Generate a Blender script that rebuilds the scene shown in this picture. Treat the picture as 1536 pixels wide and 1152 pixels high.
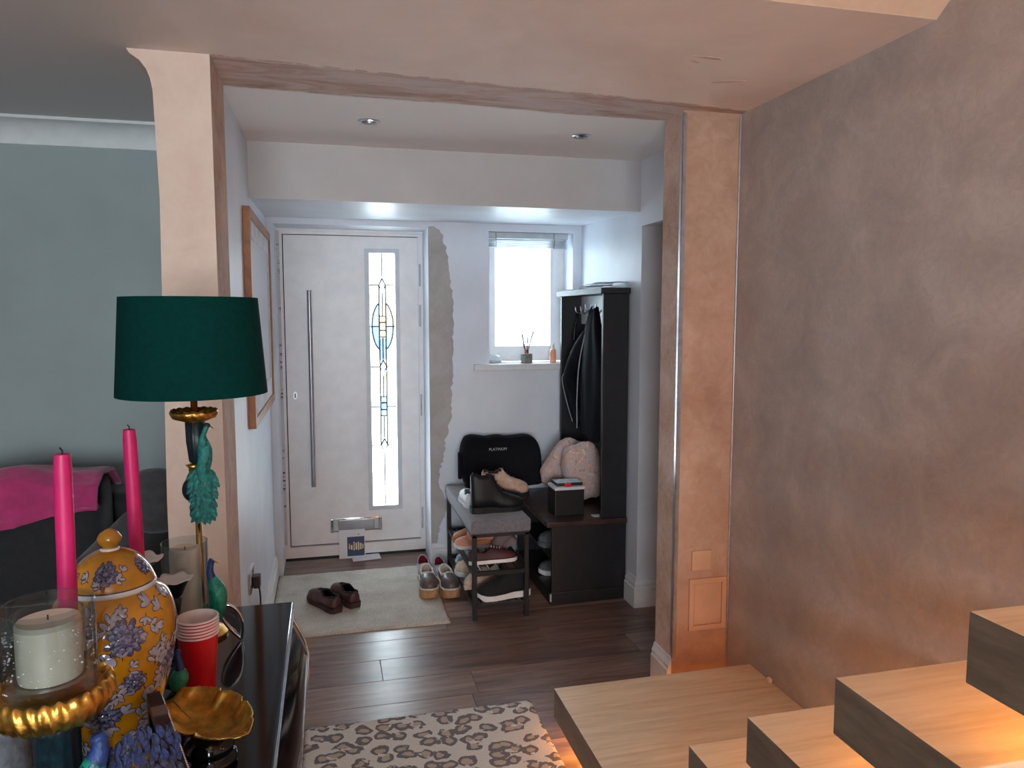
import bpy, bmesh, math, random
from mathutils import Vector, Matrix, noise
random.seed(7)
PI = math.pi
scn = bpy.context.scene
COL = scn.collection
for o in list(bpy.data.objects): bpy.data.objects.remove(o)

# ------------------------------------------------------------------ camera
cam = bpy.data.cameras.new('camera'); cam.sensor_fit = 'HORIZONTAL'; cam.sensor_width = 36
cam.lens = 1115.5/1536*36; cam.clip_start = .02
co = bpy.data.objects.new('camera', cam); COL.objects.link(co)
co.location = (0, 0, 1.58); co.rotation_euler = (PI/2-.0935, 0, -.2413)
scn.camera = co
# ------------------------------------------------------------------ light
WORLD = 12.0
w = bpy.data.worlds.new('overcast_sky'); scn.world = w; w.use_nodes = True
bg = w.node_tree.nodes['Background']; bg.inputs[0].default_value = (.87, .95, 1.0, 1); bg.inputs[1].default_value = WORLD
def portal(name, loc, rot, sx, sy):
    l = bpy.data.lights.new(name, 'AREA'); l.shape = 'RECTANGLE'; l.size = sx; l.size_y = sy
    l.cycles.is_portal = True
    o = bpy.data.objects.new(name, l); COL.objects.link(o); o.location = loc; o.rotation_euler = rot
portal('window_portal', (1.25, 4.93, 1.68), (-PI/2, 0, 0), .56, .85)
portal('door_glass_portal', (.34, 4.95, 1.15), (-PI/2, 0, 0), .17, 1.66)
portal('fill_window_portal', (-.4, -2.75, 1.375), (PI/2, 0, 0), 1.8, 1.35)  # sky portal for the unseen rear window added as fill
vs = scn.view_settings
vs.view_transform = 'Standard'; vs.look = 'None'; vs.gamma = 1; vs.use_curve_mapping = False
vs.exposure = 1.0
scn.cycles.max_bounces = 10; scn.cycles.diffuse_bounces = 6; scn.cycles.transparent_max_bounces = 12
scn.cycles.sample_clamp_indirect = 25

# ------------------------------------------------------------------ materials
def lin(c):
    return tuple(((v/255)/12.92 if v/255 <= .04045 else ((v/255+.055)/1.055)**2.4) for v in c)
MATS = {}
class NT:
    def __init__(s, m): s.t = m.node_tree; s.n = s.t.nodes; s.l = s.t.links
    def new(s, ty, **kw):
        n = s.n.new(ty)
        for k, v in kw.items():
            if k.startswith('i_'):
                k2 = k[2:]; n.inputs[int(k2) if k2.isdigit() else k2].default_value = v
            else: setattr(n, k, v)
        return n
    def link(s, a, b): s.l.new(a, b)
def ramp(nt, fac, stops, interp='LINEAR'):
    r = nt.new('ShaderNodeValToRGB'); r.color_ramp.interpolation = interp
    e = r.color_ramp.elements
    while len(e) < len(stops): e.new(.5)
    for k, (p, c) in enumerate(stops):
        e[k].position = p; e[k].color = (*lin(c), 1) if len(c) == 3 else c
    nt.link(fac, r.inputs[0]); return r
def math_(nt, op, a, b=None, c=None):
    n = nt.new('ShaderNodeMath', operation=op)
    for k, v in enumerate((a, b, c)):
        if v is None: continue
        if isinstance(v, (int, float)): n.inputs[k].default_value = v
        else: nt.link(v, n.inputs[k])
    return n.outputs[0]
def mixc(nt, fac, a, b):
    n = nt.new('ShaderNodeMix', data_type='RGBA')
    for k, v in ((0, fac), (6, a), (7, b)):
        if isinstance(v, (int, float)): n.inputs[k].default_value = v
        elif isinstance(v, tuple): n.inputs[k].default_value = (*lin(v), 1)
        else: nt.link(v, n.inputs[k])
    return n.outputs[2]
def base(name):
    m = bpy.data.materials.new(name); m.use_nodes = True
    nt = NT(m); b = nt.n['Principled BSDF']; MATS[name] = m
    tc = nt.new('ShaderNodeTexCoord')
    return m, nt, b, tc.outputs['Object']
def noise_(nt, vec, scale, detail=4, rough=.55, dist=0, stretch=None):
    if stretch:
        mp = nt.new('ShaderNodeMapping'); mp.inputs['Scale'].default_value = stretch
        nt.link(vec, mp.inputs[0]); vec = mp.outputs[0]
    n = nt.new('ShaderNodeTexNoise'); n.inputs['Scale'].default_value = scale; n.inputs['Detail'].default_value = detail
    n.inputs['Roughness'].default_value = rough; n.inputs['Distortion'].default_value = dist
    nt.link(vec, n.inputs['Vector']); return n.outputs[0]
def bump(nt, b, h, strength=.2, dist=.01):
    n = nt.new('ShaderNodeBump'); n.inputs['Strength'].default_value = strength; n.inputs['Distance'].default_value = dist
    nt.link(h, n.inputs['Height']); nt.link(n.outputs[0], b.inputs['Normal'])
def pm(name, col, rough=.5, metal=0, var=.08, scale=12, bmp=0, bscale=80, spec=None, coat=0, sheen=0, emis=None, es=0, trans=0, ior=1.45):
    m, nt, b, oc = base(name)
    if var:
        f = noise_(nt, oc, scale)
        lo = tuple(max(0, v*(1-var)) for v in col); hi = tuple(min(255, v*(1+var)) for v in col)
        r = ramp(nt, f, [(.3, lo), (.7, hi)]); nt.link(r.outputs[0], b.inputs['Base Color'])
    else: b.inputs['Base Color'].default_value = (*lin(col), 1)
    b.inputs['Roughness'].default_value = rough; b.inputs['Metallic'].default_value = metal
    if spec is not None: b.inputs['Specular IOR Level'].default_value = spec
    if coat: b.inputs['Coat Weight'].default_value = coat; b.inputs['Coat Roughness'].default_value = .05
    if sheen: b.inputs['Sheen Weight'].default_value = sheen
    if trans: b.inputs['Transmission Weight'].default_value = trans; b.inputs['IOR'].default_value = ior
    if emis: b.inputs['Emission Color'].default_value = (*lin(emis), 1); b.inputs['Emission Strength'].default_value = es
    if bmp: bump(nt, b, noise_(nt, oc, bscale, 6), bmp)
    return m
def plaster(name, c1, c2, c3, scale=2.2, bmp=.08, rough=.75, spec=.3):
    m, nt, b, oc = base(name)
    f = noise_(nt, oc, scale, 8, .62, .6); f2 = noise_(nt, oc, scale*6, 5, .6, 1.5)
    s = math_(nt, 'ADD', math_(nt, 'MULTIPLY', f, .7), math_(nt, 'MULTIPLY', f2, .3))
    r = ramp(nt, s, [(.36, c1), (.5, c2), (.64, c3)]); nt.link(r.outputs[0], b.inputs['Base Color'])
    b.inputs['Roughness'].default_value = rough; b.inputs['Specular IOR Level'].default_value = spec
    bump(nt, b, f2, bmp, .01); return m

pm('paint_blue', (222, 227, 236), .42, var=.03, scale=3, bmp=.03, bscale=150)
pm('paint_blue_shaded', (190, 187, 187), .5, var=.03, scale=3)  # shaded copy of the blue wall paint, for the soffit front
pm('paint_living', (146, 158, 158), .6, var=.04, scale=2)
pm('white_gloss', (226, 226, 228), .3, var=.03, bmp=.02)
pm('upvc', (238, 237, 238), .32, var=.02)
pm('cassette', (205, 209, 214), .35, var=.02)
pm('coving', (214, 218, 218), .6, var=.03)
plaster('plaster_post', (214, 188, 172), (222, 198, 183), (228, 206, 192), 2.5, .05)
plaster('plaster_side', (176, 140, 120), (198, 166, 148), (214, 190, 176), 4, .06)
plaster('plaster_pillar', (168, 130, 108), (184, 148, 126), (198, 164, 144), 3, .06)
plaster('plaster_wall', (168, 155, 149), (178, 165, 158), (192, 180, 173), 5.5, .10)
plaster('plaster_patch', (172, 166, 162), (182, 176, 172), (192, 187, 184), 5, .1)
plaster('plaster_slope', (216, 184, 156), (222, 192, 166), (228, 200, 176), 3, .05)
pm('grey_gap', (70, 66, 62), .8)
pm('black_paint', (26, 24, 28), .45, var=.2, scale=20, bmp=.03)
pm('dark_stain', (58, 40, 38), .35, var=.25, scale=15, bmp=.04)
pm('steel', (165, 165, 170), .3, 1, var=.05)
pm('chrome', (215, 216, 220), .12, 1, var=.02)
pm('bead_metal', (205, 205, 210), .28, .85, var=.06, scale=40, bmp=.05, bscale=40)
pm('black_metal', (34, 34, 38), .45, .3, var=.1)
pm('cushion_grey', (112, 110, 116), .9, var=.1, scale=60, bmp=.15, bscale=300, sheen=.3)
pm('black_gloss', (9, 10, 13), .08, var=.1)
pm('black_fabric', (17, 18, 24), .85, var=.2, scale=60, bmp=.1, bscale=250, spec=.2)
pm('jacket', (14, 15, 22), .85, var=.2, scale=20, bmp=.15, bscale=30, spec=.2)
pm('piping', (150, 150, 156), .6)
pm('white_print', (190, 190, 188), .6)
pm('paper', (228, 228, 232), .7, var=.02)
pm('teal_velvet', (3, 48, 45), .9, var=.08, scale=80, bmp=.05, bscale=300, spec=.08)
pm('shade_lining', (190, 180, 160), .7)
pm('gold', (214, 160, 74), .34, 1, var=.2, scale=60, bmp=.15, bscale=90)
pm('gold_pole', (190, 146, 80), .22, 1, var=.05)
pm('gold_leaf', (214, 168, 82), .42, 1, var=.2, scale=40)
pm('ink_blue', (12, 30, 38), .4, var=.3, scale=60, bmp=.2)
pm('peacock_teal', (24, 104, 98), .5, var=.35, scale=90, bmp=.4, bscale=160)
pm('peacock_green', (10, 112, 92), .4, var=.35, scale=60, bmp=.25, bscale=160)
pm('peacock_blue', (24, 48, 98), .45, var=.35, scale=70, bmp=.3, bscale=160)
pm('tail_blue', (18, 26, 60), .55, var=.5, scale=120, bmp=.5, bscale=160)
pm('peacock_tail', (34, 30, 48), .6, var=.6, scale=120, bmp=.6, bscale=160)
pm('pink_wax', (196, 28, 96), .45, var=.06, scale=25, spec=.4)
pm('wick', (20, 16, 16), .9)
pm('cream_wax', (222, 204, 188), .5, var=.04)
pm('red_plastic', (196, 10, 24), .35, var=.03)
pm('cup_white', (232, 214, 210), .45, var=.02)
pm('ochre_glaze', (184, 122, 18), .12, var=.14, scale=18, coat=.6)
pm('white_glaze', (214, 212, 216), .15, var=.05, coat=.5)
pm('motif_ink', (44, 40, 62), .2, coat=.5)
pm('motif_lilac', (112, 108, 136), .2, var=.3, scale=150, coat=.5)
pm('motif_pale', (158, 150, 158), .2, var=.1, scale=120, coat=.5)
pm('motif_slate', (84, 82, 108), .2, var=.25, scale=200, coat=.5)
pm('pale_ornament', (84, 86, 92), .7, var=.15, scale=60, bmp=.3)
pm('frame_dark', (38, 30, 28), .3, var=.2)
pm('frame_oak', (166, 104, 52), .4, var=.12, scale=20)
pm('mount', (206, 204, 208), .7)
pm('bean_black', (12, 12, 13), .5)
pm('sofa_fabric', (36, 35, 38), .95, var=.12, scale=30, bmp=.1, bscale=200, sheen=.2)
pm('sofa_cushion', (66, 64, 66), .95, var=.12, scale=30, bmp=.1, bscale=200, sheen=.2)
pm('pink_throw', (172, 48, 104), .95, var=.12, scale=12, bmp=.25, bscale=60, sheen=.4)
pm('brown_leather', (74, 44, 42), .42, var=.25, scale=25, bmp=.1, bscale=90)
pm('brown_sole', (58, 38, 36), .6, var=.15)
pm('shoe_dark', (20, 18, 20), .8)
pm('taupe_leather', (88, 78, 76), .38, var=.15, scale=25, bmp=.08)
pm('wood_sole', (168, 128, 88), .6, var=.15, scale=20)
pm('fleece', (214, 206, 200), .95, var=.08, scale=60, bmp=.6, bscale=120, sheen=.4)
pm('red_lining', (150, 26, 62), .8, var=.1)
pm('silver_felt', (168, 158, 162), .6, var=.2, scale=40)
pm('boot_black', (14, 15, 20), .55, var=.2, scale=30)
pm('boot_sole', (20, 20, 22), .7)
pm('sand_suede', (196, 168, 150), .85, var=.12, scale=30, bmp=.1)
pm('lace_dark', (60, 54, 54), .8)
pm('beige_knit', (196, 178, 154), .85, var=.1, scale=40, bmp=.2, bscale=200)
pm('tan_leather', (190, 128, 88), .5, var=.1)
pm('peach', (222, 146, 122), .55, var=.08)
pm('maroon', (72, 36, 40), .6, var=.15)
pm('mauve', (120, 98, 98), .7, var=.12)
pm('white_rubber', (220, 218, 218), .5, var=.04)
pm('pale_blue', (168, 190, 200), .6, var=.08)
pm('sky_rubber', (96, 140, 166), .4, var=.1)
pm('knit_black', (22, 22, 24), .85, var=.2, scale=50, bmp=.2, bscale=200)
pm('grey_knit', (92, 90, 94), .85, var=.2, scale=50, bmp=.2, bscale=200)
pm('battery_black', (24, 24, 28), .4, var=.1)
pm('battery_label', (176, 202, 220), .4, var=.25, scale=45)
pm('red_cap', (200, 24, 44), .4)
pm('concrete', (126, 126, 122), .8, var=.2, scale=60, bmp=.2)
pm('reed', (70, 62, 56), .8)
pm('copper', (190, 130, 104), .25, 1)
pm('orange_bottle', (236, 160, 122), .3, var=.05, coat=.3)
pm('film_bag', (216, 224, 226), .35, var=.05)
pm('slat', (186, 192, 196), .4, .3, var=.06)
pm('lead', (104, 104, 116), .5, .4)
pm('socket_plastic', (60, 58, 60), .4)
pm('plate_plaster', (206, 166, 138), .5, var=.03)
pm('crumb', (226, 214, 200), .9)
pm('reflector', (120, 116, 112), .25, .9)
pm('led', (255, 168, 72), .5, var=0, emis=(255, 166, 50), es=26)
pm('led_low', (255, 168, 72), .5, var=0, emis=(255, 168, 80), es=13)
pm('grey_plate', (196, 192, 196), .5)

# ceiling: bare plaster in the front room, rough repair band where the wall was taken out, white paint in the lobby
m, nt, b, oc = base('ceiling_mix')
sx = nt.new('ShaderNodeSeparateXYZ'); nt.link(oc, sx.inputs[0])
wob = noise_(nt, oc, 2.2, 5, .6, .4)
fine = noise_(nt, oc, 14, 6, .65, 1.0)
streak = noise_(nt, oc, 3.5, 8, .68, 1.1, (.55, 2.6, 1))
x_, y_ = sx.outputs[0], sx.outputs[1]
edgeA = math_(nt, 'SUBTRACT', math_(nt, 'ADD', y_, math_(nt, 'MULTIPLY', wob, .07)), math_(nt, 'MULTIPLY', x_, .085))
edgeB = math_(nt, 'SUBTRACT', math_(nt, 'ADD', y_, math_(nt, 'MULTIPLY', wob, .09)), math_(nt, 'MULTIPLY', x_, .04))
gA = math_(nt, 'SMOOTHSTEP', edgeA, 2.52, 2.56) if False else None
def step(v, lo, hi):
    n = nt.new('ShaderNodeMapRange', interpolation_type='SMOOTHSTEP'); n.inputs['From Min'].default_value = lo; n.inputs['From Max'].default_value = hi
    nt.link(v, n.inputs['Value']); return n.outputs[0]
sA = step(edgeA, 2.555, 2.585); sB = step(edgeB, 2.865, 2.89)
fg = mixc(nt, step(x_, -.8, -.1), (206, 202, 200), ramp(nt, wob, [(.35, (226, 204, 190)), (.65, (238, 220, 208))]).outputs[0])
band = ramp(nt, streak, [(.30, (158, 118, 98)), (.45, (190, 158, 142)), (.56, (206, 186, 180)), (.68, (182, 158, 148))]).outputs[0]
sA = math_(nt, 'MULTIPLY', sA, step(x_, -.42, -.34)); c = mixc(nt, sA, fg, band); sB = math_(nt, 'MULTIPLY', sB, step(x_, -.42, -.34)); c = mixc(nt, sB, c, (240, 236, 234))
crack = math_(nt, 'MULTIPLY', step(math_(nt, 'ABSOLUTE', math_(nt, 'SUBTRACT', edgeA, 2.565)), .014, .0), step(fine, .42, .55))
crack2 = math_(nt, 'MULTIPLY', step(math_(nt, 'ABSOLUTE', math_(nt, 'SUBTRACT', edgeB, 2.872)), .010, .0), step(fine, .45, .58))
c = mixc(nt, math_(nt, 'MULTIPLY', step(x_, .34, .42) if False else step(x_, -.42, -.34), math_(nt, 'MULTIPLY', math_(nt, 'ADD', crack, crack2), .5)), c, (118, 84, 70))
nt.link(c, b.inputs['Base Color']); b.inputs['Roughness'].default_value = .65
hh = math_(nt, 'MULTIPLY', math_(nt, 'SUBTRACT', sA, sB), streak); bump(nt, b, hh, .6, .02)

# wooden surfaces
def wood(name, dark, mid, light, stretch, rough=.35, scale=3.0, coat=0, rand=0.0):
    m, nt, b, oc = base(name)
    oi = nt.new('ShaderNodeObjectInfo')
    ad = nt.new('ShaderNodeVectorMath', operation='ADD'); nt.link(oc, ad.inputs[0])
    cb = nt.new('ShaderNodeCombineXYZ'); nt.link(math_(nt, 'MULTIPLY', oi.outputs['Random'], 37.), cb.inputs[0]); nt.link(math_(nt, 'MULTIPLY', oi.outputs['Random'], 11.), cb.inputs[1])
    nt.link(cb.outputs[0], ad.inputs[1])
    g = noise_(nt, ad.outputs[0], scale, 7, .6, .8, stretch)
    g2 = noise_(nt, ad.outputs[0], scale*4, 5, .6, .3, stretch)
    s = math_(nt, 'ADD', math_(nt, 'MULTIPLY', g, .7), math_(nt, 'MULTIPLY', g2, .3))
    if rand: s = math_(nt, 'ADD', s, math_(nt, 'MULTIPLY', math_(nt, 'SUBTRACT', oi.outputs['Random'], .5), rand))
    r = ramp(nt, s, [(.33, dark), (.5, mid), (.66, light)])
    nt.link(r.outputs[0], b.inputs['Base Color']); b.inputs['Roughness'].default_value = rough
    if coat: b.inputs['Coat Weight'].default_value = coat; b.inputs['Coat Roughness'].default_value = .2
    bump(nt, b, g2, .05, .01); return m
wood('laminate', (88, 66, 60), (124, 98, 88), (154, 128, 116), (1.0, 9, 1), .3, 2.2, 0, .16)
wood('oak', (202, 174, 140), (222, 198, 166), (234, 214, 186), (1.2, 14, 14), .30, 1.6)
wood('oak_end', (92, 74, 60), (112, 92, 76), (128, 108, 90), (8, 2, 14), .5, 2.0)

# leopard rug
m, nt, b, oc = base('leopard')
n1 = nt.new('ShaderNodeTexNoise'); n1.inputs['Scale'].default_value = 16; n1.inputs['Detail'].default_value = 3; nt.link(oc, n1.inputs[0])
vm = nt.new('ShaderNodeVectorMath', operation='SCALE'); vm.inputs['Scale'].default_value = .06; nt.link(n1.outputs[1], vm.inputs[0])
va = nt.new('ShaderNodeVectorMath', operation='ADD'); nt.link(oc, va.inputs[0]); nt.link(vm.outputs[0], va.inputs[1])
mp = nt.new('ShaderNodeMapping'); mp.inputs['Scale'].default_value = (1, 1.15, 0); nt.link(va.outputs[0], mp.inputs[0])
vo = nt.new('ShaderNodeTexVoronoi', voronoi_dimensions='2D'); vo.inputs['Scale'].default_value = 13.0; vo.inputs['Randomness'].default_value = .72; nt.link(mp.outputs[0], vo.inputs['Vector'])
d = vo.outputs['Distance']
ring = math_(nt, 'MULTIPLY', step(d, .19, .24), step(d, .45, .41))
gapn = noise_(nt, oc, 26, 2); ring = math_(nt, 'MULTIPLY', ring, step(gapn, .37, .42))
inner = step(d, .25, .20)
pile = noise_(nt, oc, 220, 3)
cream = ramp(nt, pile, [(.3, (200, 196, 190)), (.7, (234, 230, 222))]).outputs[0]
tan = ramp(nt, pile, [(.3, (176, 158, 142)), (.7, (202, 184, 166))]).outputs[0]
gry = ramp(nt, pile, [(.3, (98, 96, 98)), (.7, (130, 126, 126))]).outputs[0]
c = mixc(nt, inner, cream, tan); c = mixc(nt, ring, c, gry)
nt.link(c, b.inputs['Base Color']); b.inputs['Roughness'].default_value = .95; bump(nt, b, pile, .5, .01)
# cream mat
m, nt, b, oc = base('mat_pile')
f = noise_(nt, oc, 160, 4); g = noise_(nt, oc, 6, 3)
r = ramp(nt, math_(nt, 'ADD', math_(nt, 'MULTIPLY', f, .6), math_(nt, 'MULTIPLY', g, .4)), [(.35, (172, 164, 152)), (.62, (216, 210, 200))])
nt.link(r.outputs[0], b.inputs['Base Color']); b.inputs['Roughness'].default_value = .95; bump(nt, b, f, .7, .01)
# glass
def thin_glass(name, tint=(255, 255, 255), diffuse=0.0, dcol=(235, 240, 242), gloss=.08):
    m = bpy.data.materials.new(name); m.use_nodes = True; nt = NT(m); MATS[name] = m
    nt.n.remove(nt.n['Principled BSDF']); out = nt.n['Material Output']
    tr = nt.new('ShaderNodeBsdfTransparent'); tr.inputs[0].default_value = (*lin(tint), 1)
    gl = nt.new('ShaderNodeBsdfGlossy'); gl.inputs['Roughness'].default_value = .03
    lw = nt.new('ShaderNodeLayerWeight'); lw.inputs['Blend'].default_value = .5; fz = math_(nt, 'ADD', math_(nt, 'MULTIPLY', math_(nt, 'POWER', lw.outputs['Facing'], 3.), .6), .05)
    s = tr.outputs[0]
    if diffuse:
        tl = nt.new('ShaderNodeBsdfTranslucent'); tl.inputs[0].default_value = (*lin(dcol), 1)
        mx = nt.new('ShaderNodeMixShader'); mx.inputs[0].default_value = diffuse; nt.link(s, mx.inputs[1]); nt.link(tl.outputs[0], mx.inputs[2]); s = mx.outputs[0]
    mx = nt.new('ShaderNodeMixShader'); nt.link(fz, mx.inputs[0]); nt.link(s, mx.inputs[1]); nt.link(gl.outputs[0], mx.inputs[2])
    nt.link(mx.outputs[0], out.inputs[0]); return m
thin_glass('clear_glass', (238, 242, 242))
thin_glass('frosted_glass', (196, 202, 204), .35, (205, 212, 214))
def stain(name, t):
    m = thin_glass(name, (255, 255, 255), .3)
    for n in m.node_tree.nodes:
        if n.bl_idname in ('ShaderNodeBsdfTransparent', 'ShaderNodeBsdfTranslucent'): n.inputs[0].default_value = (*t, 1)
stain('pane_plain', (.77, .81, .82)); stain('pane_yellow', (.80, .77, .34)); stain('pane_amber', (.75, .50, .36))
stain('pane_blue', (.29, .36, .55)); stain('pane_mint', (.33, .50, .46))
# bubbly glass jar
m, nt, b, oc = base('bubble_glass')
b.inputs['Base Color'].default_value = (.92, .93, .93, 1); b.inputs['Roughness'].default_value = .03; b.inputs['Transmission Weight'].default_value = 1; b.inputs['IOR'].default_value = 1.3
# cloth patterns
m, nt, b, oc = base('floral_cloth')
v1 = nt.new('ShaderNodeTexVoronoi'); v1.inputs['Scale'].default_value = 26; nt.link(oc, v1.inputs['Vector'])
f1 = noise_(nt, oc, 22, 5, .7, 2)
c = ramp(nt, f1, [(.34, (140, 104, 96)), (.43, (212, 190, 174)), (.5, (176, 176, 186)), (.57, (216, 164, 138)), (.66, (230, 212, 200))]).outputs[0]
c = mixc(nt, math_(nt, 'MULTIPLY', step(v1.outputs['Distance'], .40, .2), .6), c, (206, 150, 136))
nt.link(c, b.inputs['Base Color']); b.inputs['Roughness'].default_value = .9; bump(nt, b, f1, .2, .01)
# art print
m, nt, b, oc = base('art_print')
sx = nt.new('ShaderNodeSeparateXYZ'); nt.link(oc, sx.inputs[0])
f1 = noise_(nt, oc, 9, 4, .6, .5); zz = math_(nt, 'ADD', sx.outputs[2], math_(nt, 'MULTIPLY', f1, .25))
c = ramp(nt, math_(nt, 'SUBTRACT', zz, 1.2), [(.05, (206, 206, 212)), (.3, (196, 180, 186)), (.55, (212, 172, 176)), (.75, (196, 186, 192)), (.9, (128, 138, 150))]).outputs[0]
nt.link(c, b.inputs['Base Color']); b.inputs['Roughness'].default_value = .25
# printed card with a floodlit building at dusk
m, nt, b, oc = base('dusk_print')
sx = nt.new('ShaderNodeSeparateXYZ'); nt.link(oc, sx.inputs[0])
c = ramp(nt, math_(nt, 'MULTIPLY', sx.outputs[2], 8), [(.3, (34, 56, 92)), (.55, (52, 44, 92)), (.7, (70, 56, 90)), (.95, (44, 48, 96))]).outputs[0]
nt.link(c, b.inputs['Base Color'])
pm('print_glow', (240, 196, 150), .6, var=.35, scale=160)
# dirty sealing tape with black print
m, nt, b, oc = base('print_tape')
f1 = noise_(nt, oc, 30, 3, .7, 0, (.5, 1, 1.6)); f2 = noise_(nt, oc, 5, 2, .5, 0, (.1, 1, 1))
s = math_(nt, 'MULTIPLY', step(f1, .53, .57), step(f2, .48, .55))
nt.link(mixc(nt, s, (200, 200, 202), (60, 58, 60)), b.inputs['Base Color'])

# ------------------------------------------------------------------ mesh helpers
def Bm(): return bmesh.new()
def box(bm, x0, x1, y0, y1, z0, z1, M=None):
    v = [bm.verts.new((x, y, z)) for z in (z0, z1) for y in (y0, y1) for x in (x0, x1)]
    for f in ((0, 2, 3, 1), (4, 5, 7, 6), (0, 1, 5, 4), (2, 6, 7, 3), (0, 4, 6, 2), (1, 3, 7, 5)): bm.faces.new([v[k] for k in f])
    if M is not None:
        for k in v: k.co = M @ k.co
    return v
def rbox(x0, x1, y0, y1, z0, z1, r=.005, seg=2, M=None):
    bm = Bm(); box(bm, x0, x1, y0, y1, z0, z1)
    bmesh.ops.bevel(bm, geom=bm.edges[:], offset=r, segments=seg, profile=.6, affect='EDGES')
    if M is not None: bm.transform(M)
    return bm
def prism(bm, poly, axis, a, b_):
    """poly: 2-D outline in the two other axes (x,y,z order without axis), extruded along axis from a to b_"""
    def mk(p, t):
        q = list(p); q.insert(axis, t); return bm.verts.new(q)
    A = [mk(p, a) for p in poly]; Bv = [mk(p, b_) for p in poly]; n = len(poly)
    bm.faces.new(A); bm.faces.new(Bv[::-1])
    for k in range(n): bm.faces.new((A[k], Bv[k], Bv[(k+1) % n], A[(k+1) % n]))
    return bm
def loft(bm, rings, cap0=True, cap1=True, closed=True):
    V = [[bm.verts.new(p) for p in r] for r in rings]; n = len(rings[0])
    for a, c in zip(V, V[1:]):
        for k in range(n if closed else n-1): bm.faces.new((a[k], a[(k+1) % n], c[(k+1) % n], c[k]))
    if cap0: bm.faces.new(V[0][::-1])
    if cap1: bm.faces.new(V[-1])
    return V
def lathe(bm, prof, seg=32, c=(0, 0, 0), fn=None, cap0=True, cap1=True):
    rings = []
    for r, z in prof:
        ring = []
        for k in range(seg):
            a = 2*PI*k/seg; rr, zz = (r, z) if fn is None else fn(r, z, a)
            ring.append((c[0]+rr*math.cos(a), c[1]+rr*math.sin(a), c[2]+zz))
        rings.append(ring)
    return loft(bm, rings, cap0, cap1)
def tube(bm, pts, r, seg=8, squash=None):
    pts = [Vector(p) for p in pts]; n = len(pts)
    rs = r if isinstance(r, (list, tuple)) else [r]*n
    up = None; rings = []
    for i in range(n):
        t = (pts[min(i+1, n-1)]-pts[max(i-1, 0)]).normalized()
        if up is None:
            up = t.orthogonal().normalized()
        up = (up - t*up.dot(t)).normalized(); sd = t.cross(up)
        rings.append([pts[i]+(up*math.cos(2*PI*k/seg)+sd*math.sin(2*PI*k/seg))*rs[i] for k in range(seg)])
    loft(bm, rings); return bm
def ellipsoid(bm, c, r, useg=16, vseg=10, M=None, fn=None):
    vs_ = bmesh.ops.create_uvsphere(bm, u_segments=useg, v_segments=vseg, radius=1)['verts']
    for v in vs_:
        p = v.co.copy()
        if fn: p = fn(p)
        p = Vector((p.x*r[0], p.y*r[1], p.z*r[2]))
        if M is not None: p = M @ p
        v.co = p + Vector(c)
    return vs_
def spline(pts, n):
    """Catmull-Rom through tuples of any length"""
    out = []; m_ = len(pts)
    for i in range(n):
        t = i/(n-1)*(m_-1); k = min(int(t), m_-2); f = t-k
        p0, p1, p2, p3 = pts[max(k-1, 0)], pts[k], pts[k+1], pts[min(k+2, m_-1)]
        out.append(tuple(.5*(2*b_+(c_-a_)*f+(2*a_-5*b_+4*c_-d_)*f*f+(-a_+3*b_-3*c_+d_)*f**3) for a_, b_, c_, d_ in zip(p0, p1, p2, p3)))
    return out
def interp(tab, t):
    for (a, va_), (c, vc) in zip(tab, tab[1:]):
        if t <= c:
            f = (t-a)/(c-a) if c > a else 0; f = f*f*(3-2*f)*.5+f*.5; return va_+(vc-va_)*f
    return tab[-1][1]
def obj(name, bm, mat, parent=None, smooth=False, mods=()):
    me = bpy.data.meshes.new(name)
    bmesh.ops.recalc_face_normals(bm, faces=bm.faces[:])
    if parent is not None and parent.get('_w', 0):
        bm.transform(Matrix.Translation(-wloc(parent)))
    bm.to_mesh(me); bm.free()
    for mm in (mat if isinstance(mat, (list, tuple)) else [mat]): me.materials.append(MATS[mm])
    if smooth:
        for p in me.polygons: p.use_smooth = True
        if smooth == 'auto':
            try: me.set_sharp_from_angle(angle=math.radians(35))
            except Exception: pass
    o = bpy.data.objects.new(name, me); COL.objects.link(o)
    if parent is not None: o.parent = parent
    if parent is not None and parent.get('_w', 0): o['_w'] = 1
    return o
def wloc(o):
    p = Vector((0, 0, 0))
    while o is not None: p += o.location; o = o.parent
    return p
def thing(name, label, cat, loc=(0, 0, 0), group=None, rotz=0, world=True):
    """Empty at the base; world=True: its parts are written in world coordinates"""
    o = bpy.data.objects.new(name, None); COL.objects.link(o); o.location = loc; o.rotation_euler = (0, 0, rotz)
    o['label'] = label; o['category'] = cat; o.empty_display_size = .05
    if group: o['group'] = group
    if world: o['_w'] = 1
    return o
def tag(o, label, cat, group=None):
    o['label'] = label; o['category'] = cat
    if group: o['group'] = group
    return o
def struct(name, bm, mat, label=None, cat=None, smooth=False):
    o = obj(name, bm, mat, None, smooth); o['kind'] = 'structure'
    o['label'] = label or name.replace('_', ' '); o['category'] = cat or name.split('_')[0]
    o['_w'] = 1
    return o
def one(*a):
    bm = Bm(); box(bm, *a); return bm

# ------------------------------------------------------------------ the room
XL, XR, YS, ZC, ZS, YC, ZO, YW, YD = -.3426, 1.587, 3.659, 2.367, 2.111, 3.633, 2.035, 4.585, 4.86
XP, YP, XW = 1.3526, 2.72, 1.603
BX0, BY0 = -3.4, -2.7           # far sides of the front room behind the camera
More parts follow.
